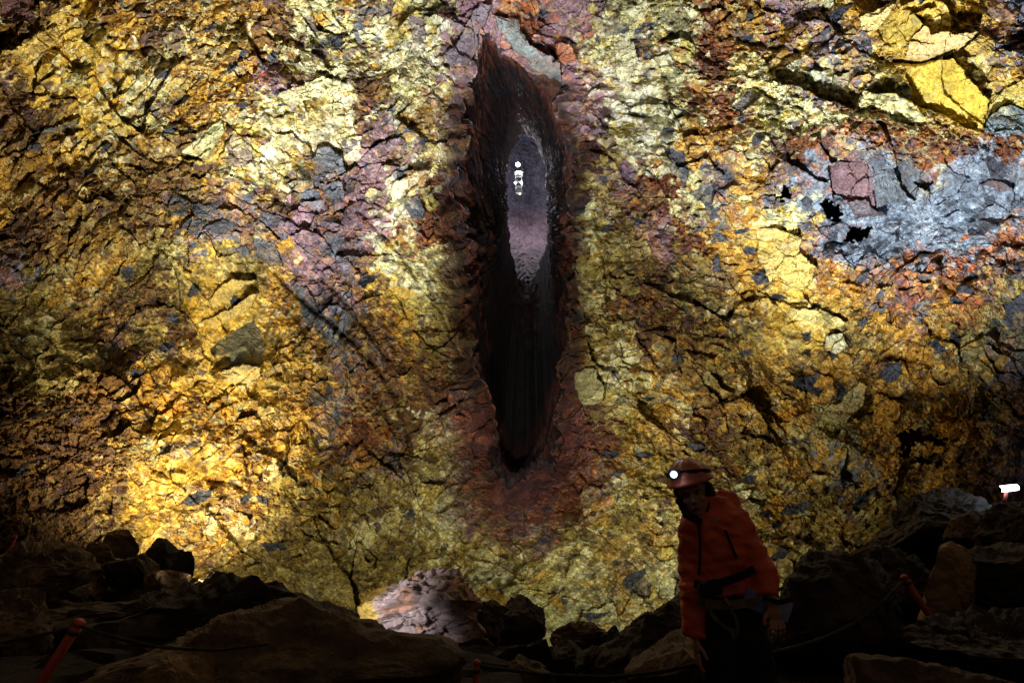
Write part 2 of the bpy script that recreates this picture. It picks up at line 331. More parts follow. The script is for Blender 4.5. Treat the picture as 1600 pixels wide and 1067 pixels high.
def relief(u, v, full=True):
    """height towards the viewer (m) and albedo at wall coordinates u, v"""
    lw = 70 * fbm(u / 330, v / 300, 7, 2); lw2 = 70 * fbm(u / 300, v / 330, 8, 2)       # slow warp: block size and lie change from place to place
    wu = u + lw + 11 * fbm(u / 60, v / 60, 3, 3) + 2 * fbm(u / 8, v / 8, 5, 2); wv = v + lw2 + 11 * fbm(u / 60, v / 60, 4, 3) + 3 * fbm(u / 8, v / 8, 6, 2)
    lu = u + .6 * lw + 6 * fbm(u / 22, v / 22, 13, 3); lv = v + .6 * lw2 + 6 * fbm(u / 22, v / 22, 14, 3)
    fu = u + 3.5 * fbm(u / 9, v / 9, 15, 2); fv = v + 3.5 * fbm(u / 9, v / 9, 16, 2)
    G = geo_at(u + 20 * fbm(u / 70, v / 70, 41, 2), v + 20 * fbm(u / 70, v / 70, 42, 2))
    sg = np.where(u < 815, .75, -.75)
    B = voro(wu, wv, 105, 11, .8, 1.7); Mi = voro(wu, wv, 36, 23, .6, 1.7); M2 = voro(wu, wv, 21, 29, -.5, 1.7); Sm = voro(lu, lv, 11.5, 37, -.3, 1.6); Fi = voro(fu, fv, 5.6, 51, .3, 1.5)
    H = lambda c, a, s: (c['r1'] - .5) * a + ((c['r2'] - .5) * c['dx'] + (c['r3'] - .5) * c['dy']) * s
    dens = sst(-.25, .25, fbm(u / 100, v / 90, 61, 3)); d2 = sst(-.25, .25, fbm(u / 65, v / 60, 67, 3)); d3 = sst(-.1, .2, fbm(u / 80, v / 80, 69, 3))
    h = .75 * fbm(u / 260, v / 220, 1, 3) + .50 * fbm(u / 95, v / 80, 2, 4)
    h = h + G[..., 0] * H(B, .60, 1.3)
    h = h + G[..., 1] * H(Mi, .26, 1.15) * (.2 + .95 * dens)
    h = h + G[..., 1] * H(M2, .17, .80) * (.35 + .95 * d3)
    h = h + G[..., 2] * H(Sm, .11, .44) * (.35 + 1.0 * d2)
    h = h + G[..., 3] * H(Fi, .06, .2) * (1.2 - .7 * d2)
    crumb = np.abs(fbm(u / 17, v / 14, 71, 4)) * .55 + .35 * np.abs(fbm(u / 7, v / 6, 73, 2)) * .5          # crumbly lumps
    h = h - G[..., 4] * crumb * (.85 - .75 * d3) * .7 - .045 * fbm(u / 4, v / 4, 75, 2) * G[..., 4]
    h = h - .05 * np.exp(-(Mi['ed'] / .04) ** 2) * sst(.2, .6, dens * (.5 + fbm(u / 30, v / 30, 79, 2)))
    # colour
    rr = fbm(u / 28, v / 28, 81, 3); sel = np.where(rr < -.14, Mi['r4'], np.where(rr < .04, M2['r4'], np.where(rr < .24, Sm['r4'], Fi['r4'])))
    zu = np.where(rr < .1, M2['cu'] - lw, u) + 46 * fbm(u / 85, v / 85, 91, 4) + 10 * fbm(u / 12, v / 12, 93, 2) + (Sm['r2'] - .5) * 44; zv = np.where(rr < .1, M2['cv'] - lw2, v) + 46 * fbm(u / 85, v / 85, 92, 4) + 10 * fbm(u / 12, v / 12, 94, 2) + (Sm['r3'] - .5) * 44
    z = zone_at(zu, zv)
    c = pick(z, sel)
    nz = np.clip(.5 + .75 * fbm(u / 16, v / 12, 97, 4), 0, .999); c2 = pick(zone_at(u + 40 * fbm(u / 70, v / 70, 98, 4) + (Fi['r2'] - .5) * 40, v + 40 * fbm(u / 70, v / 70, 99, 4) + (Fi['r3'] - .5) * 40), nz)
    k = np.clip(.30 + .8 * fbm(u / 20, v / 20, 101, 2), .04, .9)[..., None]
    c = c * (1 - k) + c2 * k
    a = .75 * np.sign(815 - u); st = vn((u * np.cos(a) + v * np.sin(a)) / 26, (-u * np.sin(a) + v * np.cos(a)) / 3.0, 105)
    c = c * (1 + .42 * fbm(u / 7, v / 7, 103, 3) + .20 * st)[..., None] * (1 + .30 * fbm(u / 130, v / 120, 107, 3))[..., None]
    mot = sst(.10, .42, fbm(u / 13 + .4 * v / 13, v / 10, 161, 4)) * .46 * (1 - .6 * (GEO[z][..., 4] < .45))       # dark iron and manganese mottles
    c = c * (1 - mot[..., None]) + np.array([.085, .05, .045]) * mot[..., None]
    lum = c.mean(-1, keepdims=True); c = c * np.clip((lum / .23), .15, 2.2) ** .20
    sat = c.mean(-1, keepdims=True); c = sat + (c - sat) * 1.03
    # pale mineral veins between the blocks
    vein = np.exp(-(M2['ed'] / .10) ** 2) * sst(.05, .5, fbm(u / 90, v / 90, 111, 2)) * .5
    c = c * (1 - vein[..., None]) + np.array([.58, .50, .20]) * vein[..., None]
    # scattered dark grey blocks
    blk = ((Sm['r1'] > .972) & (fbm(u / 120, v / 120, 121, 2) > .12)) | ((M2['r1'] > .978) & (fbm(u / 120, v / 120, 122, 2) > .1))
    c = np.where(blk[..., None], np.array([.075, .08, .10]) * (.6 + .5 * Sm['r2'] + .3 * st)[..., None], c)
    # dark maroon crust that rims the slot
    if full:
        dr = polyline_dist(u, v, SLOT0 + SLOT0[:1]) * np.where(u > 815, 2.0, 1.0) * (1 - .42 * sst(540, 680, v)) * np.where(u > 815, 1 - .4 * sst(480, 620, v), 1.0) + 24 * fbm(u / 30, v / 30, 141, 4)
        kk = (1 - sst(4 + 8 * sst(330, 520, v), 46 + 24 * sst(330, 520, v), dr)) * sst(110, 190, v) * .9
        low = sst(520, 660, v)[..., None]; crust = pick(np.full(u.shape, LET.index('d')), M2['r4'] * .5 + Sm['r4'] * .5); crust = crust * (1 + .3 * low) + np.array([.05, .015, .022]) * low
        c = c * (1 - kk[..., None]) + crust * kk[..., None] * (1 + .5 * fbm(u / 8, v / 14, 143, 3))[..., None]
    if full:
        eu = u + 6 * fbm(u / 18, v / 18, 131, 4); ev = v + 6 * fbm(u / 18, v / 18, 132, 4)
        base = .25 * fbm(u / 90, v / 80, 2, 3) + .3 * fbm(u / 260, v / 220, 1, 3)
        grain = 1 + .22 * fbm(u / 26, v / 7, 133, 4) + .18 * fbm(u / 5, v / 5, 134, 2)
        for poly, colr, off, (tx, ty), keep in FEAT:
            m = inpoly(eu + (5 * vn(u / 5, v / 5, 171) if off < -.8 else 0), ev + (5 * vn(u / 5, v / 5, 172) if off < -.8 else 0), poly)
            if not m.any(): continue
            P = np.array(poly); cx, cy = P.mean(0); um, vm, hm, bm_, cm, gm = u[m], v[m], h[m], base[m], c[m], grain[m]
            pl = off + ((um - cx) * tx + (vm - cy) * ty) * .018
            h[m] = bm_ + pl + (.25 + keep * .6) * (hm - bm_) + .03 * np.abs(fbm(um / 12, vm / 9, 153, 3))
            lum = sum(colr) / 3; cc = np.array(colr) * (.55 if lum < .25 and off > -1 and colr is not SL and colr[2] >= colr[0] and off < .5 else 1.0)
            stain = np.clip(.14 + .9 * fbm(um / 24 + cx, vm / 20, 151, 4), 0, .85)[..., None]
            c[m] = cc * (gm * (1 + .35 * fbm(um / 40, vm / 12 + cy, 152, 3)))[..., None] * (1 - stain) + cm * stain
        for pl, w, dep in CRACK:
            Q = np.array(pl); m = (u > Q[:, 0].min() - 40) & (u < Q[:, 0].max() + 40) & (v > Q[:, 1].min() - 40) & (v < Q[:, 1].max() + 40)
            d = polyline_dist(eu[m], ev[m], pl); h[m] -= dep * np.exp(-(d / w) ** 2)
        # the grey overhang on the right bulges out at its top and cuts back under the red band
        h = h + .5 * np.exp(-((v - 215) / 28) ** 2) * sst(1180, 1300, u) - .7 * np.exp(-((v - 315) / 55) ** 2) * sst(1200, 1320, u)
        h = h + .6 * np.exp(-((v - 430) / 40) ** 2) * sst(1250, 1350, u)
    return h, np.clip(c, .008, .85)

def axis(lo, hi, f0, f1, step, grow=1.12, mx=14):
    a = list(np.arange(f0, f1, step)); s = step; x = f0; L = []
    while x > lo: s = min(s * grow, mx); x -= s; L.append(x)
    s = step; x = a[-1]; R_ = []
    while x < hi: s = min(s * grow, mx); x += s; R_.append(x)
    return np.array(L[::-1] + a + R_)
def noisy(R, a, seed):
    n = np.roll(R, -1, 0) - np.roll(R, 1, 0); n = np.stack([n[:, 1], -n[:, 0]], 1); n /= np.linalg.norm(n, axis=1, keepdims=True)
    x = R[:, 0]; y = R[:, 1]
    return R + n * (a * fbm(x / 40, y / 34, seed, 4) * 1.6 + a * .5 * np.sign(vn(x / 12, y / 12, seed + 9)) * .6)[:, None]
STEP = 1.3
ua = axis(-1100, 2700, -12, 1612, STEP); va = axis(-900, 1140, -12, 985, STEP)
U, Vv = np.meshgrid(ua, va)
H, Cc = relief(U, Vv)
d, t = ell(U, Vv)
def valley(u, v): return 3.6 * np.exp(-(np.abs(u - 812) / 150) ** 1.5) * sst(-150, 120, v) * (1 - sst(700, 860, v))
RIM = noisy(resamp(SLOT0, 900), 14, 501)
lip = np.zeros(U.shape); lm = (U > 600) & (U < 1020) & (Vv > -60) & (Vv < 880); lip[lm] = polyline_dist(U[lm], Vv[lm], np.vstack([RIM[::6], RIM[:1]]).tolist())
LIP = 2.2
t = t + valley(U, Vv) - H * np.where(lm, .45 + .55 * sst(0, 30, lip), 1) + np.where(lm, LIP * np.exp(-(lip / 24) ** 1.4), 0) * sst(60, 170, Vv)
Pw = EYE + d * t[..., None]
F = grid_faces(len(va), len(ua))
hole = inpoly(U, Vv, noisy(resamp(SLOT0, 900), 14, 501).tolist()).ravel()
F = F[~hole[F].all(1)]
o = mesh('cave_wall', Pw.reshape(-1, 3), F, M_WALL, col=Cc.reshape(-1, 3)); tag(o, 'ochre, sulfur yellow and purple fractured rock wall of the cavern', kind='structure')

# ------------------------------------------------------------------ PASSAGE through the slot, and the chamber beyond
NA, ND = 900, 210
R0, R0s, R1, R3 = noisy(resamp(SLOT0, NA), 14, 501), resamp(SLOT0, NA), resamp(SLOT1, NA), resamp(SLOT3, NA)
c0 = np.array([815, 400.]); R00 = c0 + (R0 - c0) * 1.03 + np.sign(R0 - c0) * 3
s = np.linspace(0, 1, ND)
Rg = np.empty((ND, NA, 2)); Dg = np.empty((ND, NA))
_, tw = ell(R0[:, 0], R0[:, 1]); tw = tw + valley(R0[:, 0], R0[:, 1]) + LIP * sst(60, 170, R0[:, 1]) - .2
for i, q in enumerate(s):
    if q < .04: w = q / .04; Rg[i] = R00 * (1 - w) + R0 * w; Dg[i] = tw + .5 * w - .2
    elif q < .35: w = (q - .04) / .31; e_ = max(0, 1 - w * 2.5); Rg[i] = (R0 * e_ + R0s * (1 - e_)) * (1 - w) + R1 * w; Dg[i] = tw + .3 + 5.5 * w
    else: w = (q - .35) / .65; w2 = w ** .8; Rg[i] = R1 * (1 - w2) + R3 * w2; Dg[i] = (tw + 5.8) * (1 - w) + 40 * w
ang = np.linspace(0, 1, NA, endpoint=False) * 1700; dep = s * 700
AA, DD = np.meshgrid(ang, dep)
AA2 = 850 - np.abs(AA - 850)          # mirror so the seam closes
hv, cv = relief(AA2 + 3000 + (AA > 850) * 0, DD, False)
wa = AA2 + 12 * fbm(AA2 / 30, DD / 30, 231, 3); wd = DD + 12 * fbm(AA2 / 30, DD / 30, 232, 3)
va_, vb_ = voro(wa, wd, 34, 211, .3, 1.4), voro(wa, wd, 14, 213, -.2, 1.4)
P0 = (EYE + (lambda q: q / np.linalg.norm(q, axis=-1, keepdims=True))(ray(Rg[..., 0], Rg[..., 1])) * Dg[..., None]).reshape(-1, 3)
h2 = .8 * n3(P0, .45, 215, 3) + .5 * (.4 - np.abs(n3(P0, 1.1, 217, 3))) + .35 * (.4 - np.abs(n3(P0, 2.6, 219, 3))) + .5 * np.round(2.2 * n3(P0 * np.array([1, .5, .7]), 1.3, 221, 2)) / 2.2
vc_ = voro(wa, wd, 22, 217, .1, 1.2)
h2 = h2.reshape(AA.shape) * .9 + .55 * (va_['r1'] - .5) + .45 * (vc_['r1'] - .5) + .8 * (vc_['r2'] - .5) * vc_['dx'] + .8 * (vc_['r3'] - .5) * vc_['dy'] + .3 * (vb_['r1'] - .5)
# rock flanks are rough; the passage floor lies low and smoother
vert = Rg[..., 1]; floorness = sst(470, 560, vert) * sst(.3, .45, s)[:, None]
amp = (1 - .6 * floorness)
cs = np.stack([815 + 9 * s, 400 - 85 * s], 1)[:, None, :]; dirn = (cs - Rg); dirn = dirn / np.linalg.norm(dirn, axis=-1, keepdims=True)
Rg = Rg + dirn * (h2 * amp * 17 * sst(0, .08, s)[:, None] * (1 - .45 * s)[:, None])[..., None]
dd = ray(Rg[..., 0], Rg[..., 1]); dd = dd / np.linalg.norm(dd, axis=-1, keepdims=True)
Pp = EYE + dd * (Dg + .5 * h2 * amp)[..., None]
DK = np.array([(.050, .024, .026), (.028, .018, .022), (.030, .030, .040), (.085, .034, .024), (.02, .016, .02)])  # near-black tones: the unlit passage is darkened through its colour
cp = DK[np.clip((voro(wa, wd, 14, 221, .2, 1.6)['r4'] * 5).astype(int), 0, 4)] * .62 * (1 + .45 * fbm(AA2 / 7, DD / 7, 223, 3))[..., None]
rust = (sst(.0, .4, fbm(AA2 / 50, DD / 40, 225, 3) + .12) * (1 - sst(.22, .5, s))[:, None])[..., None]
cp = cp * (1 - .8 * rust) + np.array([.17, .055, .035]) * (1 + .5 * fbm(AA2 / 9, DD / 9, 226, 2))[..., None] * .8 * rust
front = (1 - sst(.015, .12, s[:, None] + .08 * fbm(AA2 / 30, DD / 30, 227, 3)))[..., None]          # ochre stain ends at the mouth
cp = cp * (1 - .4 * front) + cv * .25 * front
tip = .22 * sst(.70, .97, s)[:, None, None] * (1 - sst(340, 420, vert))[..., None]; cp = cp * (1 - tip) + np.array([.30, .22, .22]) * (1 + .4 * fbm(AA2 / 12, DD / 8, 229, 3))[..., None] * tip  # pale inner rim: the lamp-lit edge is put into the colour
cp = cp * (1 - floorness[..., None]) + np.array([.009, .008, .011]) * (1 + .6 * n3(P0, 1.6, 233, 3).reshape(AA.shape))[..., None] * floorness[..., None]  # floor darkness put into the colour so grazing light fades out
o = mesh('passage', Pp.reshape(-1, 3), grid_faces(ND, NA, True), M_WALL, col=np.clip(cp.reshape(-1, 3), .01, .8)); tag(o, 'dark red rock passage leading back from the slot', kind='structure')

ua2 = np.linspace(640, 1000, 240); va2 = np.linspace(90, 560, 320); U2, V2 = np.meshgrid(ua2, va2)
d2, _ = ell(U2, V2)
r2 = 57 - 15.5 * sst(300, 452, V2) - 6 * np.clip(np.abs(U2 - 824) / 60, 0, 2.2) ** 1.6
r2 = r2 - .9 * fbm(U2 / 22, V2 / 22, 301, 4) * (1 - .75 * sst(320, 360, V2)) - .25 * fbm(U2 / 3, V2 / 3, 303, 2)
r2 = np.where(V2 > 452, 42.5 + 0 * r2, np.maximum(r2, 41.0))
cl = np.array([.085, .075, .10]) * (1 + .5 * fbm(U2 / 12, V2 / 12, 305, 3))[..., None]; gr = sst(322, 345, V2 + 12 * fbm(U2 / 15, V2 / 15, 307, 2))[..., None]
cl = cl * (1 - gr) + np.array([.092, .062, .074]) * (1 - .8 * sst(385, 450, V2) + .55 * fbm(U2 / 9, V2 / 7, 311, 3) + .4 * fbm(U2 / 2.5, V2 / 2.5, 309, 2))[..., None] * gr  # darkness at the foot of the slope is painted into the gravel
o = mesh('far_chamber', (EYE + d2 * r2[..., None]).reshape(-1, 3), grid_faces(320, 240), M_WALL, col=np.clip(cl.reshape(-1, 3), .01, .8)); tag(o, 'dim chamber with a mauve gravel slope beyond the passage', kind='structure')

# ------------------------------------------------------------------ GROUND
def floor_z(x, y):
    x = np.asarray(x, float); y = np.asarray(y, float)
    z = -np.clip(y - 5, 0, None) * .29
    z = z + sst(2.5, 8.5, x) * sst(2, 8, y) * (1.0 + .17 * np.clip(y - 4, 0, 12)) * (1 - .8 * sst(12, 15, y)) + sst(3, 9, -x) * sst(3, 9, y) * (.35 + .17 * np.clip(y - 5, 0, 12)) * (1 - .9 * sst(12.5, 15, y))
    return z
gx = np.linspace(-24, 24, 520); gy = np.concatenate([np.linspace(-8, 1, 30), np.linspace(1.05, 24, 480)])
GX, GY = np.meshgrid(gx, gy)
GZ = floor_z(GX, GY)
f1 = voro(GX * 10, GY * 10, 9, 401, .3, 1.3); f2 = voro(GX * 10, GY * 10, 3.6, 403, -.4, 1.2)
GZ = GZ + (.30 * (f1['r1'] - .5) + .35 * ((f1['r2'] - .5) * f1['dx'] + (f1['r3'] - .5) * f1['dy']) + .13 * (f2['r1'] - .5) + .2 * (f2['r2'] - .5) * f2['dx']) * sst(3.6, 6, GY + .3 * np.abs(GX)) + .06 * fbm(GX * 2, GY * 2, 405, 4)
o = mesh('cave_floor', np.stack([GX, GY, GZ], -1).reshape(-1, 3), grid_faces(len(gy), len(gx)), M_FLOOR); tag(o, 'dark broken rubble floor of the cavern', kind='structure')

# ------------------------------------------------------------------ BOULDERS
def ico(n):
    bm = bmesh.new(); bmesh.ops.create_icosphere(bm, subdivisions=n, radius=1)
    V = np.array([v.co[:] for v in bm.verts]); F = np.array([[v.index for v in f.verts] for f in bm.faces]); bm.free(); return V, F
ICO = {n: ico(n) for n in (3, 4, 5, 6)}
def rockify(P, seed, size, cuts=9, rough=1.0):
    rng = random.Random(seed); Q = P.copy(); lo, hi = P.min(0), P.max(0)
    c = Q.mean(0); Q = Q - c; ext = np.abs(Q).max(0)
    for k in range(cuts + 6):
        n = np.array([rng.gauss(0, 1), rng.gauss(0, 1.2), rng.gauss(0, 1)]); n = n / ext; n /= np.linalg.norm(n)
        s_ = Q @ n; lim = s_.max() * rng.uniform(.55, .88); ex = np.clip(s_ - lim, 0, None); Q = Q - ex[:, None] * n * .97
    N = Q / np.linalg.norm(Q / ext, axis=1, keepdims=True) / ext; N = N / np.linalg.norm(N, axis=1, keepdims=True)
    k = 1.6 / size
    ba = rng.uniform(-.9, .9); bed = n3(Q @ np.array([[math.cos(ba), .2, -2.2 * math.sin(ba)], [-.2, 1, .3], [math.sin(ba), -.3, 2.2 * math.cos(ba)]]), k * 1.7, seed + 11, 4)       # broken bedding steps
    dsp = .045 * n3(Q, k, seed, 3) + .03 * (np.round(bed * 3.2) / 3.2 * .6 + bed * .4) + .05 * n3(Q, k * 4, seed + 3, 3) + .036 * n3(Q, k * 12, seed + 5, 3) - .075 * np.abs(n3(Q, k * 5, seed + 7, 3))
    Q = Q + N * (dsp * size * rough)[:, None] + c
    l2, h2_ = Q.min(0), Q.max(0)
    return Q
def boulder(name, top, y, label, m=M_ROCK, depth=None, sub=5, seed=1, cuts=7, sink=.25, bot=None, cat='boulder', rough=1.0, box=.55, colf=None, group=None):
    """top: silhouette of the upper side, left to right, in photograph pixels; the rock stands y metres ahead on the floor"""
    T_ = np.array(top, float); xl, xr = T_[0], T_[-1]
    cx = T_[:, 0].mean(); X = (cx - 800) / FPX * y
    zb = float(floor_z(X, y)) - sink
    if bot is None: bot = 533.5 + FPX * math.tan(PITCH + math.atan2(EYE[2] - zb, y)) if False else 722 + FPX * (EYE[2] - zb) / y * 1.0
    bot = max(bot, T_[:, 1].max() + 8)
    wl = xr[0] - xl[0]
    poly = np.vstack([T_, [xr[0] + .02 * wl, (xr[1] + bot) / 2], [xr[0] - .06 * wl, bot], [xl[0] + .06 * wl, bot], [xl[0] - .02 * wl, (xl[1] + bot) / 2]])
    cen = np.array([(poly[:, 0].min() + poly[:, 0].max()) / 2, (poly[:, 1].min() * .5 + poly[:, 1].max() * .5)])
    if not inpoly(cen[0:1], cen[1:2], poly)[0]: cen = poly.mean(0)
    th = np.linspace(-math.pi, math.pi, 361); rad = np.zeros(361)
    ring = np.vstack([poly, poly[:1]])
    for k in range(361):
        dx, dy = math.cos(th[k]), math.sin(th[k]); best = 0
        for (x1, y1), (x2, y2) in zip(ring[:-1] - cen, ring[1:] - cen):
            den = dx * (y2 - y1) - dy * (x2 - x1)
            if abs(den) < 1e-9: continue
            tt = (x1 * (y2 - y1) - y1 * (x2 - x1)) / den; uu = (x1 * dy - y1 * dx) / den
            if tt > 0 and -1e-6 <= uu <= 1 + 1e-6: best = max(best, tt)
        rad[k] = best
    D, F = ICO[sub]
    a = np.arctan2(-D[:, 2], D[:, 0]); sp = np.hypot(D[:, 0], D[:, 2]) ** box
    rr = np.interp(a, th, rad) * sp
    px = cen[0] + np.cos(a) * rr; py = cen[1] + np.sin(a) * rr
    size = max(np.ptp(poly[:, 0]), np.ptp(poly[:, 1])) * y / FPX
    dp = depth or .42 * size
    P = at(px, py, y + np.sign(D[:, 1]) * np.abs(D[:, 1]) ** .8 * dp)
    lo_, hi_ = P.min(0), P.max(0); P = rockify(P, seed, size * .8, cuts, rough); l2, h2_ = P.min(0), P.max(0)
    for ax_ in (0, 2): P[:, ax_] = lo_[ax_] + (P[:, ax_] - l2[ax_]) * (hi_[ax_] - lo_[ax_]) / (h2_[ax_] - l2[ax_])
    org = np.array([P[:, 0].mean(), y, P[:, 2].min()])
    o = mesh(name, P - org, F, m, col=colf(P, size) if colf else None); o.location = org
    return tag(o, label, cat, group)

def lit_cols(P, size):
    x = (P[:, 0] - P[:, 0].min()) / np.ptp(P[:, 0]); zz = (P[:, 2] - P[:, 2].min()) / np.ptp(P[:, 2])
    n = n3(P, 2.0, 7, 4); n2_ = n3(P, 6, 9, 3)
    c = np.where((n > -.05)[:, None], np.array([.36, .28, .29]), np.array([.40, .23, .17])) * (1 + .5 * n2_)[:, None]
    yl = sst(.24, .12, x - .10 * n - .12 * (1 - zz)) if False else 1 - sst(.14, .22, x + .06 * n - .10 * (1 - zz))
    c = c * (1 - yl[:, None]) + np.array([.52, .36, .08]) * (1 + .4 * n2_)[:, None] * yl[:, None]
    return np.clip(c, .02, .8)
boulder('boulder', [(562,946),(588,912),(608,898),(628,886),(645,896),(668,894),(688,904),(712,908),(732,926),(750,948),(758,978)], 11.5, 'lit purple and rust boulder with a yellow left side below the slot', M_COLROCK, sub=6, seed=21, cuts=5, colf=lit_cols, rough=1.15, depth=1.0)
boulder('boulder', [(776,1002),(784,972),(806,938),(828,931),(846,950),(855,968),(852,1000)], 10.8, 'black pointed boulder right of the lit purple boulder', seed=22, depth=.5)
boulder('boulder', [(736,985),(744,948),(766,938),(786,946),(796,964),(792,1000)], 11.6, 'low black boulder tucked behind the lit purple boulder and its pointed neighbour', seed=23, depth=.5)
boulder('boulder', [(195,1085),(260,1048),(330,1018),(410,968),(470,944),(500,939),(536,948),(575,972),(615,990),(668,1000),(700,1030),(724,1080)], 4.2, 'big smooth brown boulder in the foreground left of centre', M_BROWN, sub=6, seed=24, cuts=2, depth=1.0, rough=.6)
boulder('boulder', [(44,960),(50,922),(66,906),(130,898),(200,904),(262,914),(330,904),(364,891),(430,897),(482,892),(520,908),(550,932),(566,975)], 6.6, 'long dark slab of rock lying behind the smooth brown boulder', sub=6, seed=25, cuts=4, depth=1.0, rough=.7)
boulder('boulder', [(-40,860),(10,852),(62,847),(106,858),(138,880),(146,908)], 8.6, 'brown blocky boulder at the far left above the dark slab', M_BROWN, seed=26, depth=.7)
boulder('boulder', [(-50,940),(0,926),(34,924),(52,944),(58,985)], 5.6, 'small brown boulder at the left edge beside the dark slab', M_BROWN, seed=27, depth=.5)
boulder('boulder', [(196,1090),(208,1066),(252,1042),(312,1027),(338,1040),(344,1090)], 3.7, 'tan low stone at the foot of the smooth brown boulder', M_TAN, seed=28, depth=.5, rough=.7)
boulder('boulder', [(930,1070),(938,1010),(985,984),(1030,956),(1062,936),(1082,930),(1118,945),(1140,1000),(1150,1060)], 6.2, 'dark sloping boulder behind the person in the red jacket', sub=6, seed=29, cuts=4, depth=.9, rough=.7)
boulder('boulder', [(976,1062),(1010,1040),(1060,1016),(1096,996),(1126,1010),(1134,1075)], 4.4, 'tan flat slab of rock beside the legs of the person', M_BROWN, seed=30, depth=.5, rough=.6)
boulder('boulder', [(1176,1040),(1204,990),(1232,928),(1256,898),(1288,860),(1308,850),(1330,868),(1356,890),(1384,922),(1402,970),(1410,1050)], 5.6, 'large dark cone shaped boulder right of the person', sub=6, seed=31, cuts=4, depth=1.0, rough=.8)
boulder('boulder', [(1384,880),(1390,838),(1412,800),(1438,766),(1466,762),(1496,776),(1530,784),(1556,800),(1560,860)], 9.0, 'large dark boulder crowning the heap left of the white lamp', sub=6, seed=32, cuts=6, depth=1.0)
boulder('boulder', [(1478,828),(1490,806),(1524,798),(1548,806),(1540,826)], 8.0, 'grey flat slab of rock leaning on the heap below the white lamp', M_BROWN, seed=33, depth=.5, bot=850)
boulder('boulder', [(1526,860),(1530,830),(1546,802),(1560,796),(1558,850)], 7.6, 'narrow orange brown stone wedged in the heap under the white lamp', M_TAN, seed=34, depth=.3, bot=862, sub=4)
boulder('boulder', [(1552,860),(1558,806),(1582,788),(1640,782),(1670,850)], 7.6, 'black boulder at the right edge just under the white lamp', seed=35, depth=.6)
boulder('boulder', [(1446,962),(1458,920),(1470,880),(1474,850),(1488,844),(1504,852),(1522,884),(1524,918),(1508,952)], 6.4, 'upright tan fin of rock behind the tilted red post', M_TAN, seed=36, depth=.3, cuts=4, rough=.6, bot=985)
boulder('boulder', [(1512,960),(1524,900),(1540,862),(1590,850),(1650,860),(1670,980)], 6.6, 'broad dark boulder right of the upright tan fin of rock', seed=37, depth=.7)
boulder('boulder', [(1352,905),(1368,868),(1400,852),(1440,866),(1456,896),(1452,950)], 7.4, 'dark grey block between the cone boulder and the tan fin', M_ROCK, seed=38, depth=.6)
boulder('boulder', [(1306,1075),(1318,1034),(1346,1022),(1420,1028),(1496,1046),(1560,1062),(1600,1090)], 3.4, 'tan rough slab at the bottom right corner in front of the post', M_BROWN, sub=6, seed=39, depth=.5, rough=.6)
boulder('boulder', [(1424,1050),(1440,1000),(1482,984),(1556,974),(1640,966),(1680,1060)], 4.6, 'dark low boulder at the foot of the tilted red post', sub=6, seed=40, depth=.7)
boulder('boulder', [(862,1004),(872,984),(898,970),(926,972),(942,988),(946,1010)], 10.0, 'small dark stone with a mossy yellow face in the bright gap', M_BROWN, seed=41, depth=.4)
boulder('boulder', [(928,1010),(938,986),(958,976),(978,984),(984,1010)], 9.4, 'small dark stone between the mossy stone and the sloping boulder', seed=42, depth=.4, sub=4)
boulder('boulder', [(780,1075),(800,1050),(818,1024),(850,1040),(868,1075)], 5.4, 'dim pyramid shaped stone behind the rope at the bottom centre', M_BROWN, seed=43, depth=.3, sub=4)
# loose slabs on the left slope
for k, (x0, y0, w, h, y, lab, m) in enumerate([
   (258, 893, 70, 12, 10.0, 'long thin tan slab lying on the left slope', M_TAN), (198, 884, 70, 34, 10.4, 'dark leaning slab behind the long tan slab on the left slope', M_ROCK),
   (308, 908, 30, 12, 9.6, 'small tan stone at the right end of the left slope', M_TAN), (160, 862, 60, 34, 11.2, 'brown block above the leaning slab on the left slope', M_BROWN),
   (190, 838, 56, 22, 12.6, 'brown slab under the bright floodlit pocket on the left', M_BROWN), (248, 856, 62, 32, 12.0, 'black block just below the bright floodlit pocket', M_ROCK),
   (286, 870, 36, 24, 11.2, 'small black block at the foot of the lit wall on the left', M_ROCK), (118, 866, 44, 22, 11.4, 'brown stone between the far left boulder and the block', M_BROWN),
   (228, 874, 40, 20, 10.8, 'grey curved stone on the left slope behind the thin slab', M_BROWN), (344, 898, 34, 14, 9.8, 'brown stone beside the dark slab under the lit wall', M_BROWN)]):
    boulder('rock', [(x0 - w/2, y0 + h*.5), (x0 - w*.35, y0 - h*.3), (x0 - w*.05, y0 - h*.5), (x0 + w*.3, y0 - h*.35), (x0 + w/2, y0 + h*.45)], y, lab, m, seed=60 + k, sub=4, depth=w * y / FPX * .4, bot=y0 + h * .5 + 26, cat='rock')
# loose rubble
rng = random.Random(5)
protos = []
for k in range(5):
    D, F = ICO[4 if k < 2 else 3]; P = rockify(D * np.array([1, .8, .65]), 90 + k, 1.6, 10, 1.0); protos.append((P, F))
PM = []
for k, (P, F) in enumerate(protos):
    o = mesh('rubble_stone', P, F, M_ROCK if k % 3 else M_BROWN); PM.append(o.data); bpy.data.objects.remove(o)
def rubble(n, x0, x1, y0, y1, s0, s1, label, group):
    for _ in range(n):
        x = rng.uniform(x0, x1); y = rng.uniform(y0, y1); s_ = rng.uniform(s0, s1) * rng.choice([.6, .8, 1, 1.3])
        o = bpy.data.objects.new('rubble_stone', rng.choice(PM)); COL.objects.link(o)
        X = (x - 800) / FPX * y; o.location = (X, y, float(floor_z(X, y)) + s_ * .25); o.scale = (s_, s_ * rng.uniform(.7, 1.1), s_ * rng.uniform(.6, 1)); o.rotation_euler = (rng.uniform(-.5, .5), rng.uniform(-.5, .5), rng.uniform(0, 6.28))
        tag(o, label, 'rock', group)
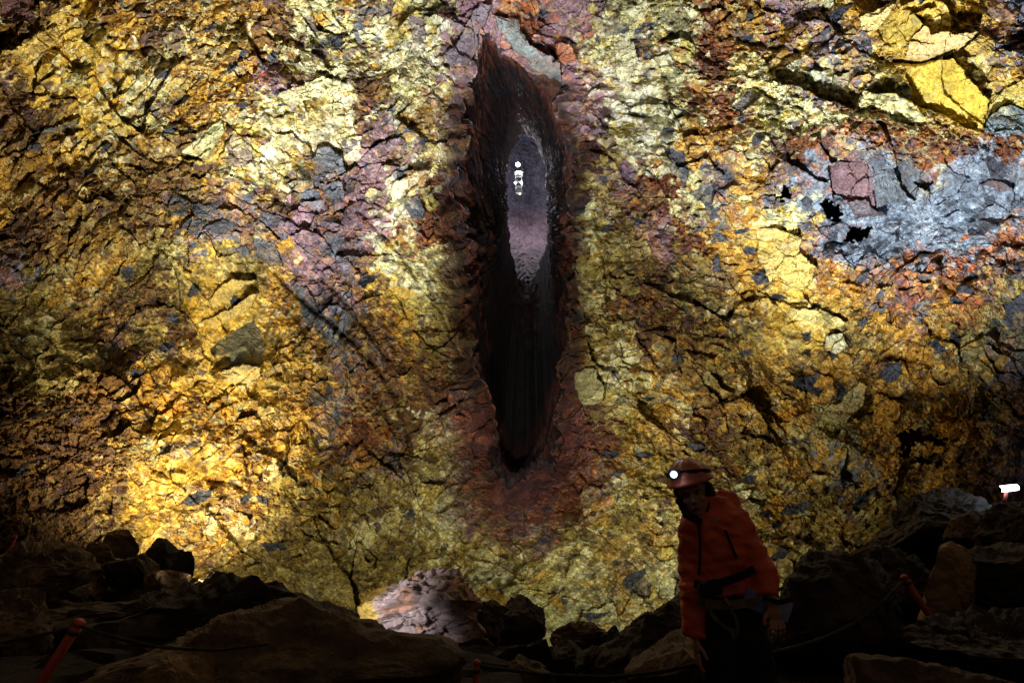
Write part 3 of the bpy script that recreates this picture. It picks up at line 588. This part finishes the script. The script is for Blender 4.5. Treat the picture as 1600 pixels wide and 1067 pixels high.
rubble(70, 700, 1010, 6.2, 10.6, .10, .26, 'small dark angular stone in the rubble of the gap at bottom centre', 'loose stones in the gap at bottom centre')
rubble(80, 20, 400, 8.5, 14.5, .12, .42, 'dark angular stone on the rubble slope at the left', 'loose stones on the left slope')
rubble(40, 1230, 1600, 7.0, 11.0, .12, .36, 'dark angular stone on the rubble heap at the right', 'loose stones on the right heap')

# ------------------------------------------------------------------ small solid helpers
def ring_tube(path, rad, n=10, closed_caps=True):
    P = np.array(path, float); m = len(P); R_ = np.broadcast_to(np.asarray(rad, float), (m,))
    T_ = np.gradient(P, axis=0); T_ /= np.linalg.norm(T_, axis=1, keepdims=True) + 1e-12
    ref = np.array([0.01, .02, 1.0]) if abs(T_[0, 2]) < .9 else np.array([1.0, .02, .01])
    V = []
    a = np.linspace(0, 2 * math.pi, n, endpoint=False)
    for k in range(m):
        s_ = np.cross(ref, T_[k]); s_ /= np.linalg.norm(s_); q = np.cross(T_[k], s_)
        V.append(P[k] + R_[k] * (np.cos(a)[:, None] * s_ + np.sin(a)[:, None] * q))
    F = grid_faces(m, n, True).tolist()
    if closed_caps: F += [list(range(n))[::-1], list(range((m - 1) * n, m * n))]
    return np.vstack(V), F
def merge(parts):
    V = []; F = []; o_ = 0
    for v, f in parts:
        V.append(np.asarray(v)); F += [[i + o_ for i in q] for q in (f.tolist() if isinstance(f, np.ndarray) else f)]; o_ += len(v)
    return np.vstack(V), F
def boxm(c, ax, half):
    """box: centre, three axes rows, half sizes, with bevelled edges"""
    bm = bmesh.new(); bmesh.ops.create_cube(bm, size=2)
    for v in bm.verts: v.co = Vector((v.co.x * half[0], v.co.y * half[1], v.co.z * half[2]))
    bmesh.ops.bevel(bm, geom=bm.edges[:], offset=min(half) * .35, segments=2, affect='EDGES')
    V = np.array([v.co[:] for v in bm.verts]); F = [[v.index for v in f.verts] for f in bm.faces]; bm.free()
    return V @ np.array(ax) + np.array(c), F
def ellipsoid(c, ax, half, sub=4):
    D, F = ICO[sub]; return (D * np.array(half)) @ np.array(ax) + np.array(c), F
I3 = np.eye(3)

# ------------------------------------------------------------------ lamps
def spot(name, loc, target, energy, color, ang, blend=.5, rad=.30, parent=None):
    l = bpy.data.lights.new(name, 'SPOT'); l.energy = energy; l.color = color; l.spot_size = math.radians(ang); l.spot_blend = blend; l.shadow_soft_size = rad
    o = bpy.data.objects.new(name, l); COL.objects.link(o); o.location = loc; look(o, target); return o
def point(name, loc, energy, color, rad=.08):
    l = bpy.data.lights.new(name, 'POINT'); l.energy = energy; l.color = color; l.shadow_soft_size = rad
    o = bpy.data.objects.new(name, l); COL.objects.link(o); o.location = loc; return o
def wp(px, py, off=0): return wall_pt(np.array(px, float), np.array(py, float), np.array(off, float))
spot('flood_pool_light', at(245, 878, 17.2), wp(300, 715), 3400, (1, .84, .56), 118, .85)
spot('flood_left_light', at(420, 990, 9.0), wp(190, 130), 15500, (1, .92, .74), 74, 1)
spot('flood_centre_left_light', at(520, 1005, 9.5), wp(610, 170), 16500, (.97, .98, 1.0), 68, 1)
spot('flood_centre_right_light', at(960, 1015, 9.5), wp(1010, 120), 24000, (.97, .98, 1.0), 66, 1)
spot('flood_right_light', at(1310, 888, 10.4), wp(1400, 200), 19500, (.93, .97, 1), 80, 1)
spot('fill_wide_light', at(710, 985, 13.0), wp(900, 430), 5200, (1, .90, .68), 132, 1)  # added wide fill to lift the dimmer middle of the wall
spot('flood_base_light', at(985, 1012, 15.5), wp(1010, 860), 1500, (1, .93, .66), 130, 1)
spot('flood_boulder_light', at(480, 960, 9.0), at(630, 945, 11.3), 330, (1, .95, .90), 52, 1)
spot('fill_lower_left_light', at(470, 955, 15.6), wp(500, 800), 900, (1, .90, .64), 125, 1)  # extra spill added where the heap shadows the lower wall

# --- white tube lamp on the right heap
g = empty('work_lamp', at(1575, 800, 8.6), 'glowing white tube lamp on a red stand at the right edge', 'lamp')
ME_LED = mat('led_tube', (.9, .9, .9), emit=((.72, .86, 1.0), 14))
M_RED = mat('red_paint', (.42, .05, .025), .5, .4, second=(.30, .035, .02), nscale=30, var=.3, bump=.2, bscale=60, dist=.004)
M_DARK = mat('dark_metal', (.03, .03, .032), .45, .5, nscale=40, var=.3, bump=.15, bscale=80, dist=.002)
a, b = at(1561, 764, 8.6), at(1589, 761, 8.6)
mesh('tube', *ring_tube([a, a * .5 + b * .5, b], [.042, .046, .042], 14), ME_LED, g, True)
V1 = ring_tube([a + (b - a) * -.06, a + (b - a) * .0], .05, 14); V2_ = ring_tube([b, b + (b - a) * .06], .05, 14)
mesh('end_cap', *V1, M_DARK, g, True); mesh('end_cap', *V2_, M_DARK, g, True)
mesh('stand', *ring_tube([at(1572, 769, 8.6), at(1570, 782, 8.6), at(1577, 808, 8.6)], .022, 8), M_RED, g, True)
point('work_lamp_light', at(1578, 752, 8.9), 7, (.72, .86, 1), .1)

# --- lift cage hanging in the chamber beyond
LY = 40.0
g = empty('lift_cage', at(811, 306, LY), 'small bright lift cage hanging on cables in the slot', 'lift')
M_STEEL = mat('galvanised', (.22, .22, .22), .4, .5, nscale=20, var=.2, bump=.1, bscale=40, dist=.003)
ME_BULB = mat('bulb', (1, 1, 1), emit=((.95, .97, 1), 90))
def m_at(px, py): return at(px, py, LY)
parts = []
for px in (805.5, 815.5):
    for dz in (-.3, .3): parts.append(ring_tube([m_at(px, 272) + [0, dz, 0], m_at(px, 305) + [0, dz, 0]], .035, 6))
for py in (280, 288, 296, 304.5):
    q = [m_at(805.5, py) + [0, -.3, 0], m_at(815.5, py) + [0, -.3, 0], m_at(815.5, py) + [0, .3, 0], m_at(805.5, py) + [0, .3, 0], m_at(805.5, py) + [0, -.3, 0]]
    for x1, x2 in zip(q[:-1], q[1:]): parts.append(ring_tube([x1, x2], .03, 6))
mesh('frame', *merge(parts), M_STEEL, g)
mesh('roof', *boxm(m_at(810.5, 273), I3, (.36, .36, .07)), M_STEEL, g)
mesh('floor_panel', *boxm(m_at(810.5, 306), I3, (.34, .34, .05)), M_STEEL, g)
mesh('side_panel', *boxm(m_at(811, 299), I3, (.20, .26, .22)), M_STEEL, g)
for px, py, r in ((809, 262, .15), (808, 274, .09), (813, 274.5, .09), (805, 290, .06), (814.5, 290, .075), (812, 307, .04)):
    mesh('lamp', *ellipsoid(m_at(px, py) + [0, -.42, 0], I3, (r, r, r), 3), ME_BULB, g, True)
mesh('cable', *ring_tube([m_at(816.5, 205), m_at(815.5, 272)], .010, 6), M_DARK, g); mesh('cable', *ring_tube([m_at(811, 190), m_at(810, 262)], .010, 6), M_DARK, g)
mesh('cable', *ring_tube([m_at(812, 306), m_at(812, 360)], .015, 6), M_DARK, g)
point('lift_light', m_at(809, 264) + [0, 2.0, 0], 2200, (.93, .93, 1), .25)
spot('lift_flood_light', m_at(812, 275) + [0, -1.6, 0], at(806, 300, 24), 420, (.95, .93, 1), 130, .6, .15)
spot('daylight_shaft_light', m_at(822, 150) + [0, 3, 0], at(817, 240, 55), 900, (.25, .45, 1), 14, .6, .3)

# ------------------------------------------------------------------ rope barrier
M_POST = mat('orange_red_plastic', (.50, .07, .028), .45, .4, second=(.38, .045, .022), nscale=25, var=.25, bump=.2, bscale=70, dist=.003)
M_ROPE = mat('dark_rope', (.05, .045, .045), .8, .2, nscale=60, var=.5, bump=.6, bscale=120, dist=.004)
def post(top, foot, y, r, label, y2=None):
    a = at(*top, y); b = at(*foot, y2 or y); a = np.array(a); b = np.array(b); dirv = (b - a) / np.linalg.norm(b - a)
    zf = float(floor_z(b[0], b[1])) - .1
    if b[2] > zf and dirv[2] < -.2: b = a + dirv * ((a[2] - zf) / -dirv[2])
    g = empty('barrier_post', b, label, 'post', 'red posts of the rope barrier')
    mesh('pole', *ring_tube([b, a * .5 + b * .5, a], r, 14), M_POST, g, True)
    mesh('rope_ring', *ring_tube([a + dirv * .030, a + dirv * .036, a + dirv * .050, a + dirv * .056], [r * 1.05, r * 1.28, r * 1.28, r * 1.05], 14), M_DARK, g, True)
    mesh('cap', *ring_tube([a - dirv * -.004, a - dirv * .012, a - dirv * .024], [r * 1.18, r * 1.15, r * .5], 14), M_POST, g, True)
    return a
p1 = post((123, 974), (58, 1075), 3.3, .026, 'tilted red barrier post at the bottom left')
p2 = post((745, 1036), (743, 1075), 4.1, .022, 'upright red barrier post at the bottom centre')
p3 = post((1413, 902), (1472, 992), 5.0, .026, 'red barrier post leaning left below the tan fin of rock')
p4 = post((1099, 1002), (1110, 1075), 3.9, .016, 'thin red barrier post half hidden behind the legs of the person')
post((24, 838), (14, 866), 12, .03, 'small far red post at the left edge, leftmost of the far pair')
post((50, 840), (44, 862), 12, .03, 'small far red post at the left edge, right one of the far pair')
def rope(name, pts, r, label, braid=True):
    P = np.array(pts); s_ = np.linspace(0, len(P) - 1, len(P) * 14); k = np.arange(len(P))
    Q = np.stack([np.interp(s_, k, P[:, i]) for i in range(3)], 1)
    for _ in range(20): Q[1:-1] = .25 * Q[:-2] + .5 * Q[1:-1] + .25 * Q[2:]
    s2 = np.linspace(0, len(Q) - 1, len(Q) * 6); Q = np.stack([np.interp(s2, np.arange(len(Q)), Q[:, i]) for i in range(3)], 1)
    L_ = np.concatenate([[0], np.cumsum(np.linalg.norm(np.diff(Q, axis=0), axis=1))])
    o = mesh(name, *ring_tube(Q, r * (1 + (.12 * np.sin(L_ / .018) if braid else 0)), 8), M_ROPE, None, True); return tag(o, label, 'rope' if braid else 'cable')
def ats(l): return [at(px, py, y) for px, py, y in l]
rope('rope', ats([(-40, 1012, 3.2), (20, 1000, 3.25), (70, 990, 3.28), (118, 978, 3.3)]), .008, 'dark rope running from the left edge to the tilted post')
rope('rope', ats([(126, 978, 3.3), (180, 996, 3.3), (250, 1011, 3.35), (345, 1016, 3.4), (420, 1005, 3.5)]), .008, 'dark rope sagging from the tilted post towards the brown boulder')
rope('rope', ats([(749, 1040, 4.1), (800, 1047, 4.05), (870, 1055, 4.0), (950, 1058, 3.95), (1030, 1050, 3.9), (1098, 1034, 3.9)]), .012, 'dark rope from the centre post to the thin post by the person')
rope('rope', ats([(1100, 1030, 3.9), (1160, 1026, 4.0), (1215, 1018, 4.1), (1290, 996, 4.4), (1350, 965, 4.7), (1395, 925, 4.9), (1412, 906, 5.0)]), .013, 'dark rope rising from behind the person to the leaning post')
rope('cable', ats([(1198, 930, 5.2), (1218, 921, 5.2), (1245, 903, 5.2), (1262, 893, 5.3)]), .012, 'short black cable over the bright rock beside the elbow of the person', False)
rope('cable', ats([(1362, 896, 5.1), (1378, 908, 5.1), (1396, 918, 5.05), (1411, 908, 5.0)]), .006, 'thin pale cable joining the leaning post from the left', False)
rope('cable', [wp(-30, 672, 1.2), wp(20, 662, 1.2), wp(60, 648, 1.2), wp(110, 640, .6)], .03, 'thin black cable stretched across the dark left wall', False)

# ------------------------------------------------------------------ PERSON
PY = 3.2; MPP = PY / FPX
def pp(px, py, dy=0.0): return at(px, py, PY) + np.array([0, dy, 0])
def loft(rows, n=28, caps=True, twist=None):
    """rows: px, py, depth offset, half width px, half depth m"""
    C = np.array([pp(r[0], r[1], r[2]) for r in rows]); T_ = np.gradient(C, axis=0); T_ /= np.linalg.norm(T_, axis=1, keepdims=True)
    a = np.linspace(0, 2 * math.pi, n, endpoint=False); V = []
    for k, r in enumerate(rows):
        w = np.cross([0, 1.0, 0], T_[k]); w /= np.linalg.norm(w); q = np.cross(T_[k], w)
        V.append(C[k] + np.cos(a)[:, None] * w * r[3] * MPP + np.sin(a)[:, None] * q * r[4])
    F = grid_faces(len(rows), n, True).tolist() + [list(range(n))[::-1], list(range((len(rows) - 1) * n, len(rows) * n))]
    return np.vstack(V), F
def fused(name, parts, m, parent, vox=.008, smooth=6, wr=0.0, seed=1, wscale=14):
    """one continuous surface out of overlapping lofts"""
    o = mesh(name, *merge(parts), m)
    bm = bmesh.new(); bm.from_mesh(o.data); bmesh.ops.recalc_face_normals(bm, faces=bm.faces[:]); bm.to_mesh(o.data); bm.free()
    md = o.modifiers.new('r', 'REMESH'); md.mode = 'VOXEL'; md.voxel_size = vox
    ms = o.modifiers.new('s', 'SMOOTH'); ms.iterations = smooth; ms.factor = .5
    dg = bpy.context.evaluated_depsgraph_get(); me = bpy.data.meshes.new_from_object(o.evaluated_get(dg)); old = o.data
    o.modifiers.clear(); o.data = me; bpy.data.meshes.remove(old)
    if wr:
        n = len(me.vertices); P = np.empty(n * 3, np.float32); N = np.empty(n * 3, np.float32); me.vertices.foreach_get('co', P); me.vertices.foreach_get('normal', N)
        P = P.reshape(-1, 3).astype(float); N = N.reshape(-1, 3)
        f = n3(P * np.array([1, 1, 1.7]), wscale, seed, 2); f = .6 * f + .7 * (.4 - np.abs(n3(P * np.array([.8, .8, 1.6]), wscale * .8, seed + 5, 2)))
        me.vertices.foreach_set('co', (P + N * (f * wr)[:, None]).astype(np.float32).ravel()); me.update()
    me.polygons.foreach_set('use_smooth', np.ones(len(me.polygons), bool))
    if not me.materials: me.materials.append(m)
    o.parent = parent; o.matrix_parent_inverse = parent.matrix_world.inverted()
    return o
M_JACKET = mat('red_nylon', (.70, .105, .036), .5, .4, second=(.60, .08, .03), nscale=6, var=.15, bump=.35, bscale=26, dist=.006)
M_PANTS = mat('black_cloth', (.022, .021, .024), .85, .2, nscale=30, var=.3, bump=.3, bscale=40, dist=.004)
M_SKIN = mat('skin', (.42, .23, .16), .55, .35, second=(.36, .18, .12), nscale=30, var=.12, bump=.1, bscale=120, dist=.001)
M_HAIR = mat('dark_hair', (.035, .022, .015), .6, .3, nscale=60, var=.5, bump=.8, bscale=90, dist=.006)
M_HELM = mat('orange_shell', (.62, .17, .09), .35, .5, second=(.55, .14, .08), nscale=20, var=.15, bump=.1, bscale=60, dist=.002)
M_BLK = mat('black_webbing', (.02, .02, .02), .8, .2, nscale=60, var=.3, bump=.3, bscale=150, dist=.002)
M_OLV = mat('olive_webbing', (.17, .14, .06), .8, .2, nscale=60, var=.3, bump=.3, bscale=150, dist=.002)
PER = empty('person', (pp(1150, 1180)[0], PY, 0), 'person in a red orange jacket and lit headlamp helmet leaning over, holding a folded paper', 'person')
# body: head, neck, arms and hands as one surface
hc = np.array(pp(1083, 768)); yaw = math.radians(22); til = math.radians(-15)
Fz = np.array([-math.sin(yaw), -math.cos(yaw), -.12]); Fz /= np.linalg.norm(Fz)                  # the way the face looks
Uz = np.array([math.sin(til), -.02, math.cos(til)]); Uz -= Fz * (Uz @ Fz); Uz /= np.linalg.norm(Uz); Rz = np.cross(Uz, Fz)
HA = np.array([Rz, Fz, Uz])
def hp(r, f, u): return hc + Rz * r + Fz * f + Uz * u
head = [ellipsoid(hp(0, -.015, .035), HA, (.076, .098, .098)), ellipsoid(hp(0, .022, -.045), HA, (.058, .066, .078)), ellipsoid(hp(0, .055, -.098), HA, (.028, .026, .022), 3),
        ellipsoid(hp(0, .088, -.018), HA, (.013, .02, .026), 3), ellipsoid(hp(0, .102, -.034), HA, (.017, .015, .012), 3), ellipsoid(hp(0, .078, .022), HA, (.055, .022, .012), 3),
        ellipsoid(hp(.036, .062, -.032), HA, (.022, .022, .02), 3), ellipsoid(hp(-.036, .062, -.032), HA, (.022, .022, .02), 3), ellipsoid(hp(0, .082, -.068), HA, (.024, .011, .006), 3), ellipsoid(hp(0, .080, -.079), HA, (.021, .012, .007), 3),
        ellipsoid(hp(.078, -.01, -.01), HA, (.010, .02, .032), 3), ellipsoid(hp(-.078, -.01, -.01), HA, (.010, .02, .032), 3),
        loft([(1092, 786, .0, 17, .055), (1100, 806, .02, 18, .06), (1108, 830, .03, 22, .07)])]
def finger(base, dirs, lens, r):
    P = [np.array(base)]; 
    for d_, l in zip(dirs, lens): d_ = np.array(d_, float); P.append(P[-1] + d_ / np.linalg.norm(d_) * l)
    Q = []
    for k in range(len(P) - 1): Q += [P[k] * (1 - t) + P[k + 1] * t for t in (0, .5)]
    Q.append(P[-1]); return ring_tube(Q, np.linspace(r, r * .78, len(Q)), 10)
def limb(pts, r, n=20):
    return loft([(p[0], p[1], p[2], q, q * MPP) for p, q in zip(pts, r)], n)
arm_r = limb([(1146, 812, .02), (1165, 850, .0), (1180, 882, -.03), (1186, 914, -.095), (1190, 938, -.13)], [14, 15, 14, 11, 8.5])
arm_l = limb([(1088, 820, .02), (1081, 870, .02), (1080, 920, -.02), (1078, 975, -.06), (1079, 990, -.07)], [15, 13, 11, 9, 8])
torso = loft([(1118, 812, .03, 40, .09), (1118, 850, .03, 42, .11), (1120, 890, .03, 40, .10), (1126, 930, .04, 42, .11), (1130, 960, .05, 40, .10)])
hR = np.array(pp(1190, 950, -.145)); hL = np.array(pp(1080, 1003, -.085))
body = head + [arm_r, arm_l, torso, ellipsoid(hR + [0, 0, .01], np.eye(3), (.040, .020, .042), 3), ellipsoid(hL + [0, 0, .008], np.eye(3), (.020, .038, .042), 3)]
for k, (x, l) in enumerate(((-.030, .9), (-.010, 1.0), (.011, .96), (.031, .8))):            # right-hand fingers close over the folder
    body.append(finger(hR + [x, -.012, -.022], [(x * 2.2, -.55, -1), (x, .35, -1), (0, .9, -.5)], (.042 * l, .026 * l, .020 * l), .0095))
body.append(finger(hR + [-.034, -.004, .012], [(-.8, -.5, -.7), (-.2, -.1, -1)], (.036, .030), .011))
for k, (y, l) in enumerate(((-.030, .9), (-.010, 1.0), (.010, .96), (.029, .8))):
    body.append(finger(hL + [0, y, -.024], [(.05, y, -1), (.35, y * .5, -1), (.7, 0, -.8)], (.042 * l, .028 * l, .022 * l), .0092))
body.append(finger(hL + [.010, -.032, .010], [(.5, -.6, -.8), (.3, -.1, -1)], (.034, .028), .0105))
bo = fused('body', body, M_SKIN, PER, .0042, 3)
M_EYE = mat('eye', (.20, .17, .15), .3, .5, nscale=50, var=.05, bump=0); M_IRIS = mat('iris', (.03, .02, .015), .3, .5, nscale=50, var=.05, bump=0)
for sx in (-1, 1):
    e = mesh('eye', *ellipsoid(hp(.031 * sx, .074, .002), HA, (.013, .011, .009), 3), M_EYE, bo, True)
    mesh('iris', *ellipsoid(hp(.031 * sx, .082, .002), HA, (.006, .005, .006), 3), M_IRIS, bo, True)
    mesh('eyebrow', *ellipsoid(hp(.033 * sx, .088, .019), HA, (.022, .006, .004), 3), M_HAIR, bo, True)
mesh('lips', *ellipsoid(hp(0, .087, -.073), HA, (.021, .008, .007), 3), mat('lips', (.34, .13, .11), .5, .35, nscale=30, var=.1, bump=0), bo, True)
# hair: a short dark bob of curls showing at the sides and the nape
rng = random.Random(9); hair = []
for k in range(46):
    t_ = rng.uniform(-1, 1); a_ = math.radians(rng.uniform(75, 285)); u_ = rng.uniform(-.105, .02)
    hair.append(ellipsoid(hp(math.sin(a_ + math.pi) * .082 * (1 if u_ > -.07 else .9), math.cos(a_) * .095 - .01, u_), HA, (rng.uniform(.018, .028), rng.uniform(.018, .028), rng.uniform(.022, .036)), 3))
fused('hair', hair, M_HAIR, PER, .006, 2, .006, 3, 40)
# jacket
sl_r = limb([(1134, 800, .02), (1150, 808, .02), (1166, 848, .0), (1181, 880, -.03), (1184, 906, -.08), (1184, 924, -.11)], [20, 22, 23, 22, 20, 18])
sl_l = limb([(1096, 808, .02), (1086, 822, .02), (1081, 870, .02), (1080, 920, -.02), (1079, 965, -.05), (1078, 988, -.065)], [20, 20, 18, 17, 15.5, 15])
jk = loft([(1110, 776, .03, 30, .085), (1112, 790, .03, 38, .10), (1117, 806, .03, 48, .115), (1119, 830, .03, 50, .13), (1119, 862, .02, 50, .135), (1120, 886, .02, 48, .13), (1124, 908, .02, 51, .14), (1126, 922, .02, 50, .14)], 36)
hood = [ellipsoid(pp(1120, 786, .11), np.eye(3), (.085, .075, .055)), loft([(1122, 776, .06, 16, .04), (1134, 784, .04, 22, .05), (1144, 798, .03, 24, .06)])]
jo = fused('jacket', [sl_r, sl_l, jk] + hood, M_JACKET, PER, .0065, 4, .026, 11, 11)
def strap(name, pts, w, th, m, parent, dy=0):
    """flat webbing: px, py, depth"""
    P = np.array([pp(*p) for p in pts]); k = np.arange(len(P)); s_ = np.linspace(0, len(P) - 1, len(P) * 8)
    Q = np.stack([np.interp(s_, k, P[:, i]) for i in range(3)], 1)
    for _ in range(6): Q[1:-1] = .25 * Q[:-2] + .5 * Q[1:-1] + .25 * Q[2:]
    T_ = np.gradient(Q, axis=0); T_ /= np.linalg.norm(T_, axis=1, keepdims=True); V = []
    for i in range(len(Q)):
        q = np.array([0, 1.0, 0]); wv = np.cross(T_[i], q); wv /= np.linalg.norm(wv)
        V += [Q[i] + wv * w - q * th, Q[i] + wv * w + q * th, Q[i] - wv * w + q * th, Q[i] - wv * w - q * th]
    F = grid_faces(len(Q), 4, True).tolist() + [[3, 2, 1, 0], [len(V) - 4 + i for i in range(4)]]
    return mesh(name, np.array(V), F, m, parent)
strap('zip', [(1083, 812, -.085), (1084, 840, -.105), (1083, 870, -.11), (1082, 892, -.11)], .006, .004, M_BLK, jo)
strap('pocket_zip', [(1121, 824, -.115), (1127, 842, -.125), (1137, 866, -.125)], .006, .004, M_BLK, jo)
strap('chest_badge', [(1105, 811, -.100), (1114, 807, -.100)], .004, .003, mat('pale_thread', (.5, .45, .35), .7, .2, nscale=30, var=.1, bump=0), jo)
mesh('collar_flap', *merge([boxm(pp(1074, 806, -.09), np.array([[.88, .1, -.46], [0, 1, 0], [.46, 0, .88]]), (.055, .006, .020))]), M_BLK, jo)
strap('cuff', [(1171, 921, -.17), (1190, 928, -.185), (1211, 925, -.165)], .012, .004, M_BLK, jo)
# trousers, boots
tr = [loft([(1128, 905, .03, 42, .115), (1130, 930, .03, 42, .12), (1134, 955, .03, 44, .12), (1138, 975, .03, 42, .11)]),
      limb([(1112, 948, .03), (1118, 1000, .0), (1126, 1060, -.02), (1130, 1120, .02), (1132, 1162, .05)], [28, 27, 24, 21, 19]),
      limb([(1152, 948, .03), (1166, 1000, .0), (1180, 1060, -.02), (1188, 1120, .03), (1190, 1162, .06)], [31, 32, 29, 24, 20])]
fused('trousers', tr, M_PANTS, PER, .008, 5, .014, 21, 11)
for px in (1132, 1191):
    f_ = np.array([pp(px, 1170)[0], PY + .04, 0.0])
    fused('boot', [ellipsoid(f_ + [0, 0, .10], I3, (.058, .065, .10), 3), ellipsoid(f_ + [-.01, -.09, .05], I3, (.052, .14, .05), 3), boxm(f_ + [-.005, -.06, .016], I3, (.054, .165, .016))], mat('boot_leather', (.05, .035, .025), .6, .3, nscale=20, var=.3, bump=.3, bscale=60, dist=.002), PER, .008, 3)
# helmet with strap and headlamp
hb = hp(0, -.012, .062)
D, Fi_ = ICO[5]; Q = D.copy(); Q[:, 2] = np.where(Q[:, 2] < -.12, -.12 + .12 * (Q[:, 2] + .12), Q[:, 2])
rib = 1 + .018 * np.cos(np.arctan2(Q[:, 0], Q[:, 1]) * 8) * (Q[:, 2] > .25)
Q = Q * np.array([.120, .142, .118]) * rib[:, None]; brim = np.exp(-((Q[:, 2] + .004) / .012) ** 2); Q[:, :2] *= (1 + .07 * brim)[:, None]
he = mesh('helmet', Q @ HA + hb, Fi_, M_HELM, PER, True)
ang_ = np.linspace(0, 2 * math.pi, 60, endpoint=False)
band = [hb + HA.T @ np.array([.124 * math.cos(x), .146 * math.sin(x), .030 + .010 * math.sin(x)]) for x in ang_]
V = []; 
for k, x in enumerate(ang_):
    for dr_, du_ in ((.0, -.010), (.004, -.010), (.002, .011), (-.006, .011)):
        zz_ = .034 + .026 * math.sin(x) - .010 * math.cos(x); sh_ = math.sqrt(1 - (zz_ / .118) ** 2) + .012; V.append(hb + HA.T @ np.array([sh_ * (.1195 + dr_) * math.cos(x), sh_ * (.1415 + dr_) * math.sin(x), (.034 + .026 * math.sin(x) - .010 * math.cos(x)) + du_]))
mesh('headlamp_strap', np.array(V), [[k * 4 + a_, k * 4 + (a_ + 1) % 4, ((k + 1) % 60) * 4 + (a_ + 1) % 4, ((k + 1) % 60) * 4 + a_] for k in range(60) for a_ in range(4)], M_BLK, he)
lp = np.array(pp(1055, 728)); lc = hb + HA.T @ np.array([-.052, .120, .064])
hl = mesh('headlamp', *merge([boxm(lc, HA, (.032, .018, .022)), ring_tube([lc + Fz * .010, lc + Fz * .026], .021, 20)]), M_DARK, he)
mesh('reflector', *ellipsoid(lc + Fz * .026, HA, (.020, .004, .020), 3), mat('reflector', (.7, .75, .85), emit=((.35, .55, 1), 1.2)), hl, True)  # bluish glow stands in for lamplight thrown back by the reflector
point('headlamp_light', lc + Fz * .075, .035, (.55, .72, 1), .01)
mesh('lens', *ellipsoid(lc + Fz * .030, HA, (.014, .005, .014), 3), mat('headlamp_led', (1, 1, 1), emit=((.86, .93, 1), 30)), hl, True)
for sx in (-1, 1):
    pts = [hp(.082 * sx, .01, .05), hp(.084 * sx, .02, -.03), hp(.05 * sx, .055, -.10), hp(.0, .05, -.122)]
    mesh('chin_strap', *ring_tube(pts, .006, 6), M_BLK, he, True)
# harness
ha = strap('harness', [(1072, 903, -.135), (1090, 906, -.155), (1112, 900, -.16), (1140, 890, -.16), (1162, 882, -.135)], .019, .006, M_BLK, PER)
strap('waist_belt', [(1078, 928, -.125), (1100, 934, -.145), (1130, 934, -.145), (1170, 930, -.12)], .020, .006, M_OLV, ha)
strap('leg_loop', [(1086, 906, -.165), (1084, 925, -.165), (1098, 950, -.15), (1118, 968, -.14), (1134, 975, -.13)], .010, .004, M_OLV, ha)
strap('leg_loop', [(1124, 938, -.16), (1132, 955, -.165), (1134, 972, -.16), (1129, 984, -.15), (1124, 968, -.16)], .008, .004, M_OLV, ha)
strap('buckle', [(1114, 922, -.17), (1122, 932, -.172)], .008, .005, mat('brass', (.55, .32, .08), .35, .5, metal=.6, nscale=30, var=.1, bump=0), ha)
mesh('pouch', *boxm(pp(1092, 908, -.17), np.array([[.98, 0, .2], [0, 1, 0], [-.2, 0, .98]]), (.058, .028, .034)), M_BLK, ha)
# folded paper held in the hand
M_PAPER = mat('blue_white_paper', (.42, .48, .68), .6, .3, second=(.16, .22, .55), nscale=8, var=.12, bump=.05, bscale=60, dist=.001)
c_ = pp(1184, 936, -.135); axp = np.array([[.93, .10, -.35], [-.05, 1, .15], [.35, -.12, .93]])
t_ = mesh('folded_paper', *boxm(c_ + np.array([0, .020, 0]), axp, (.125, .004, .048)), M_PAPER); tag(t_, 'folded blue and white paper held in the hand of the person', 'paper')
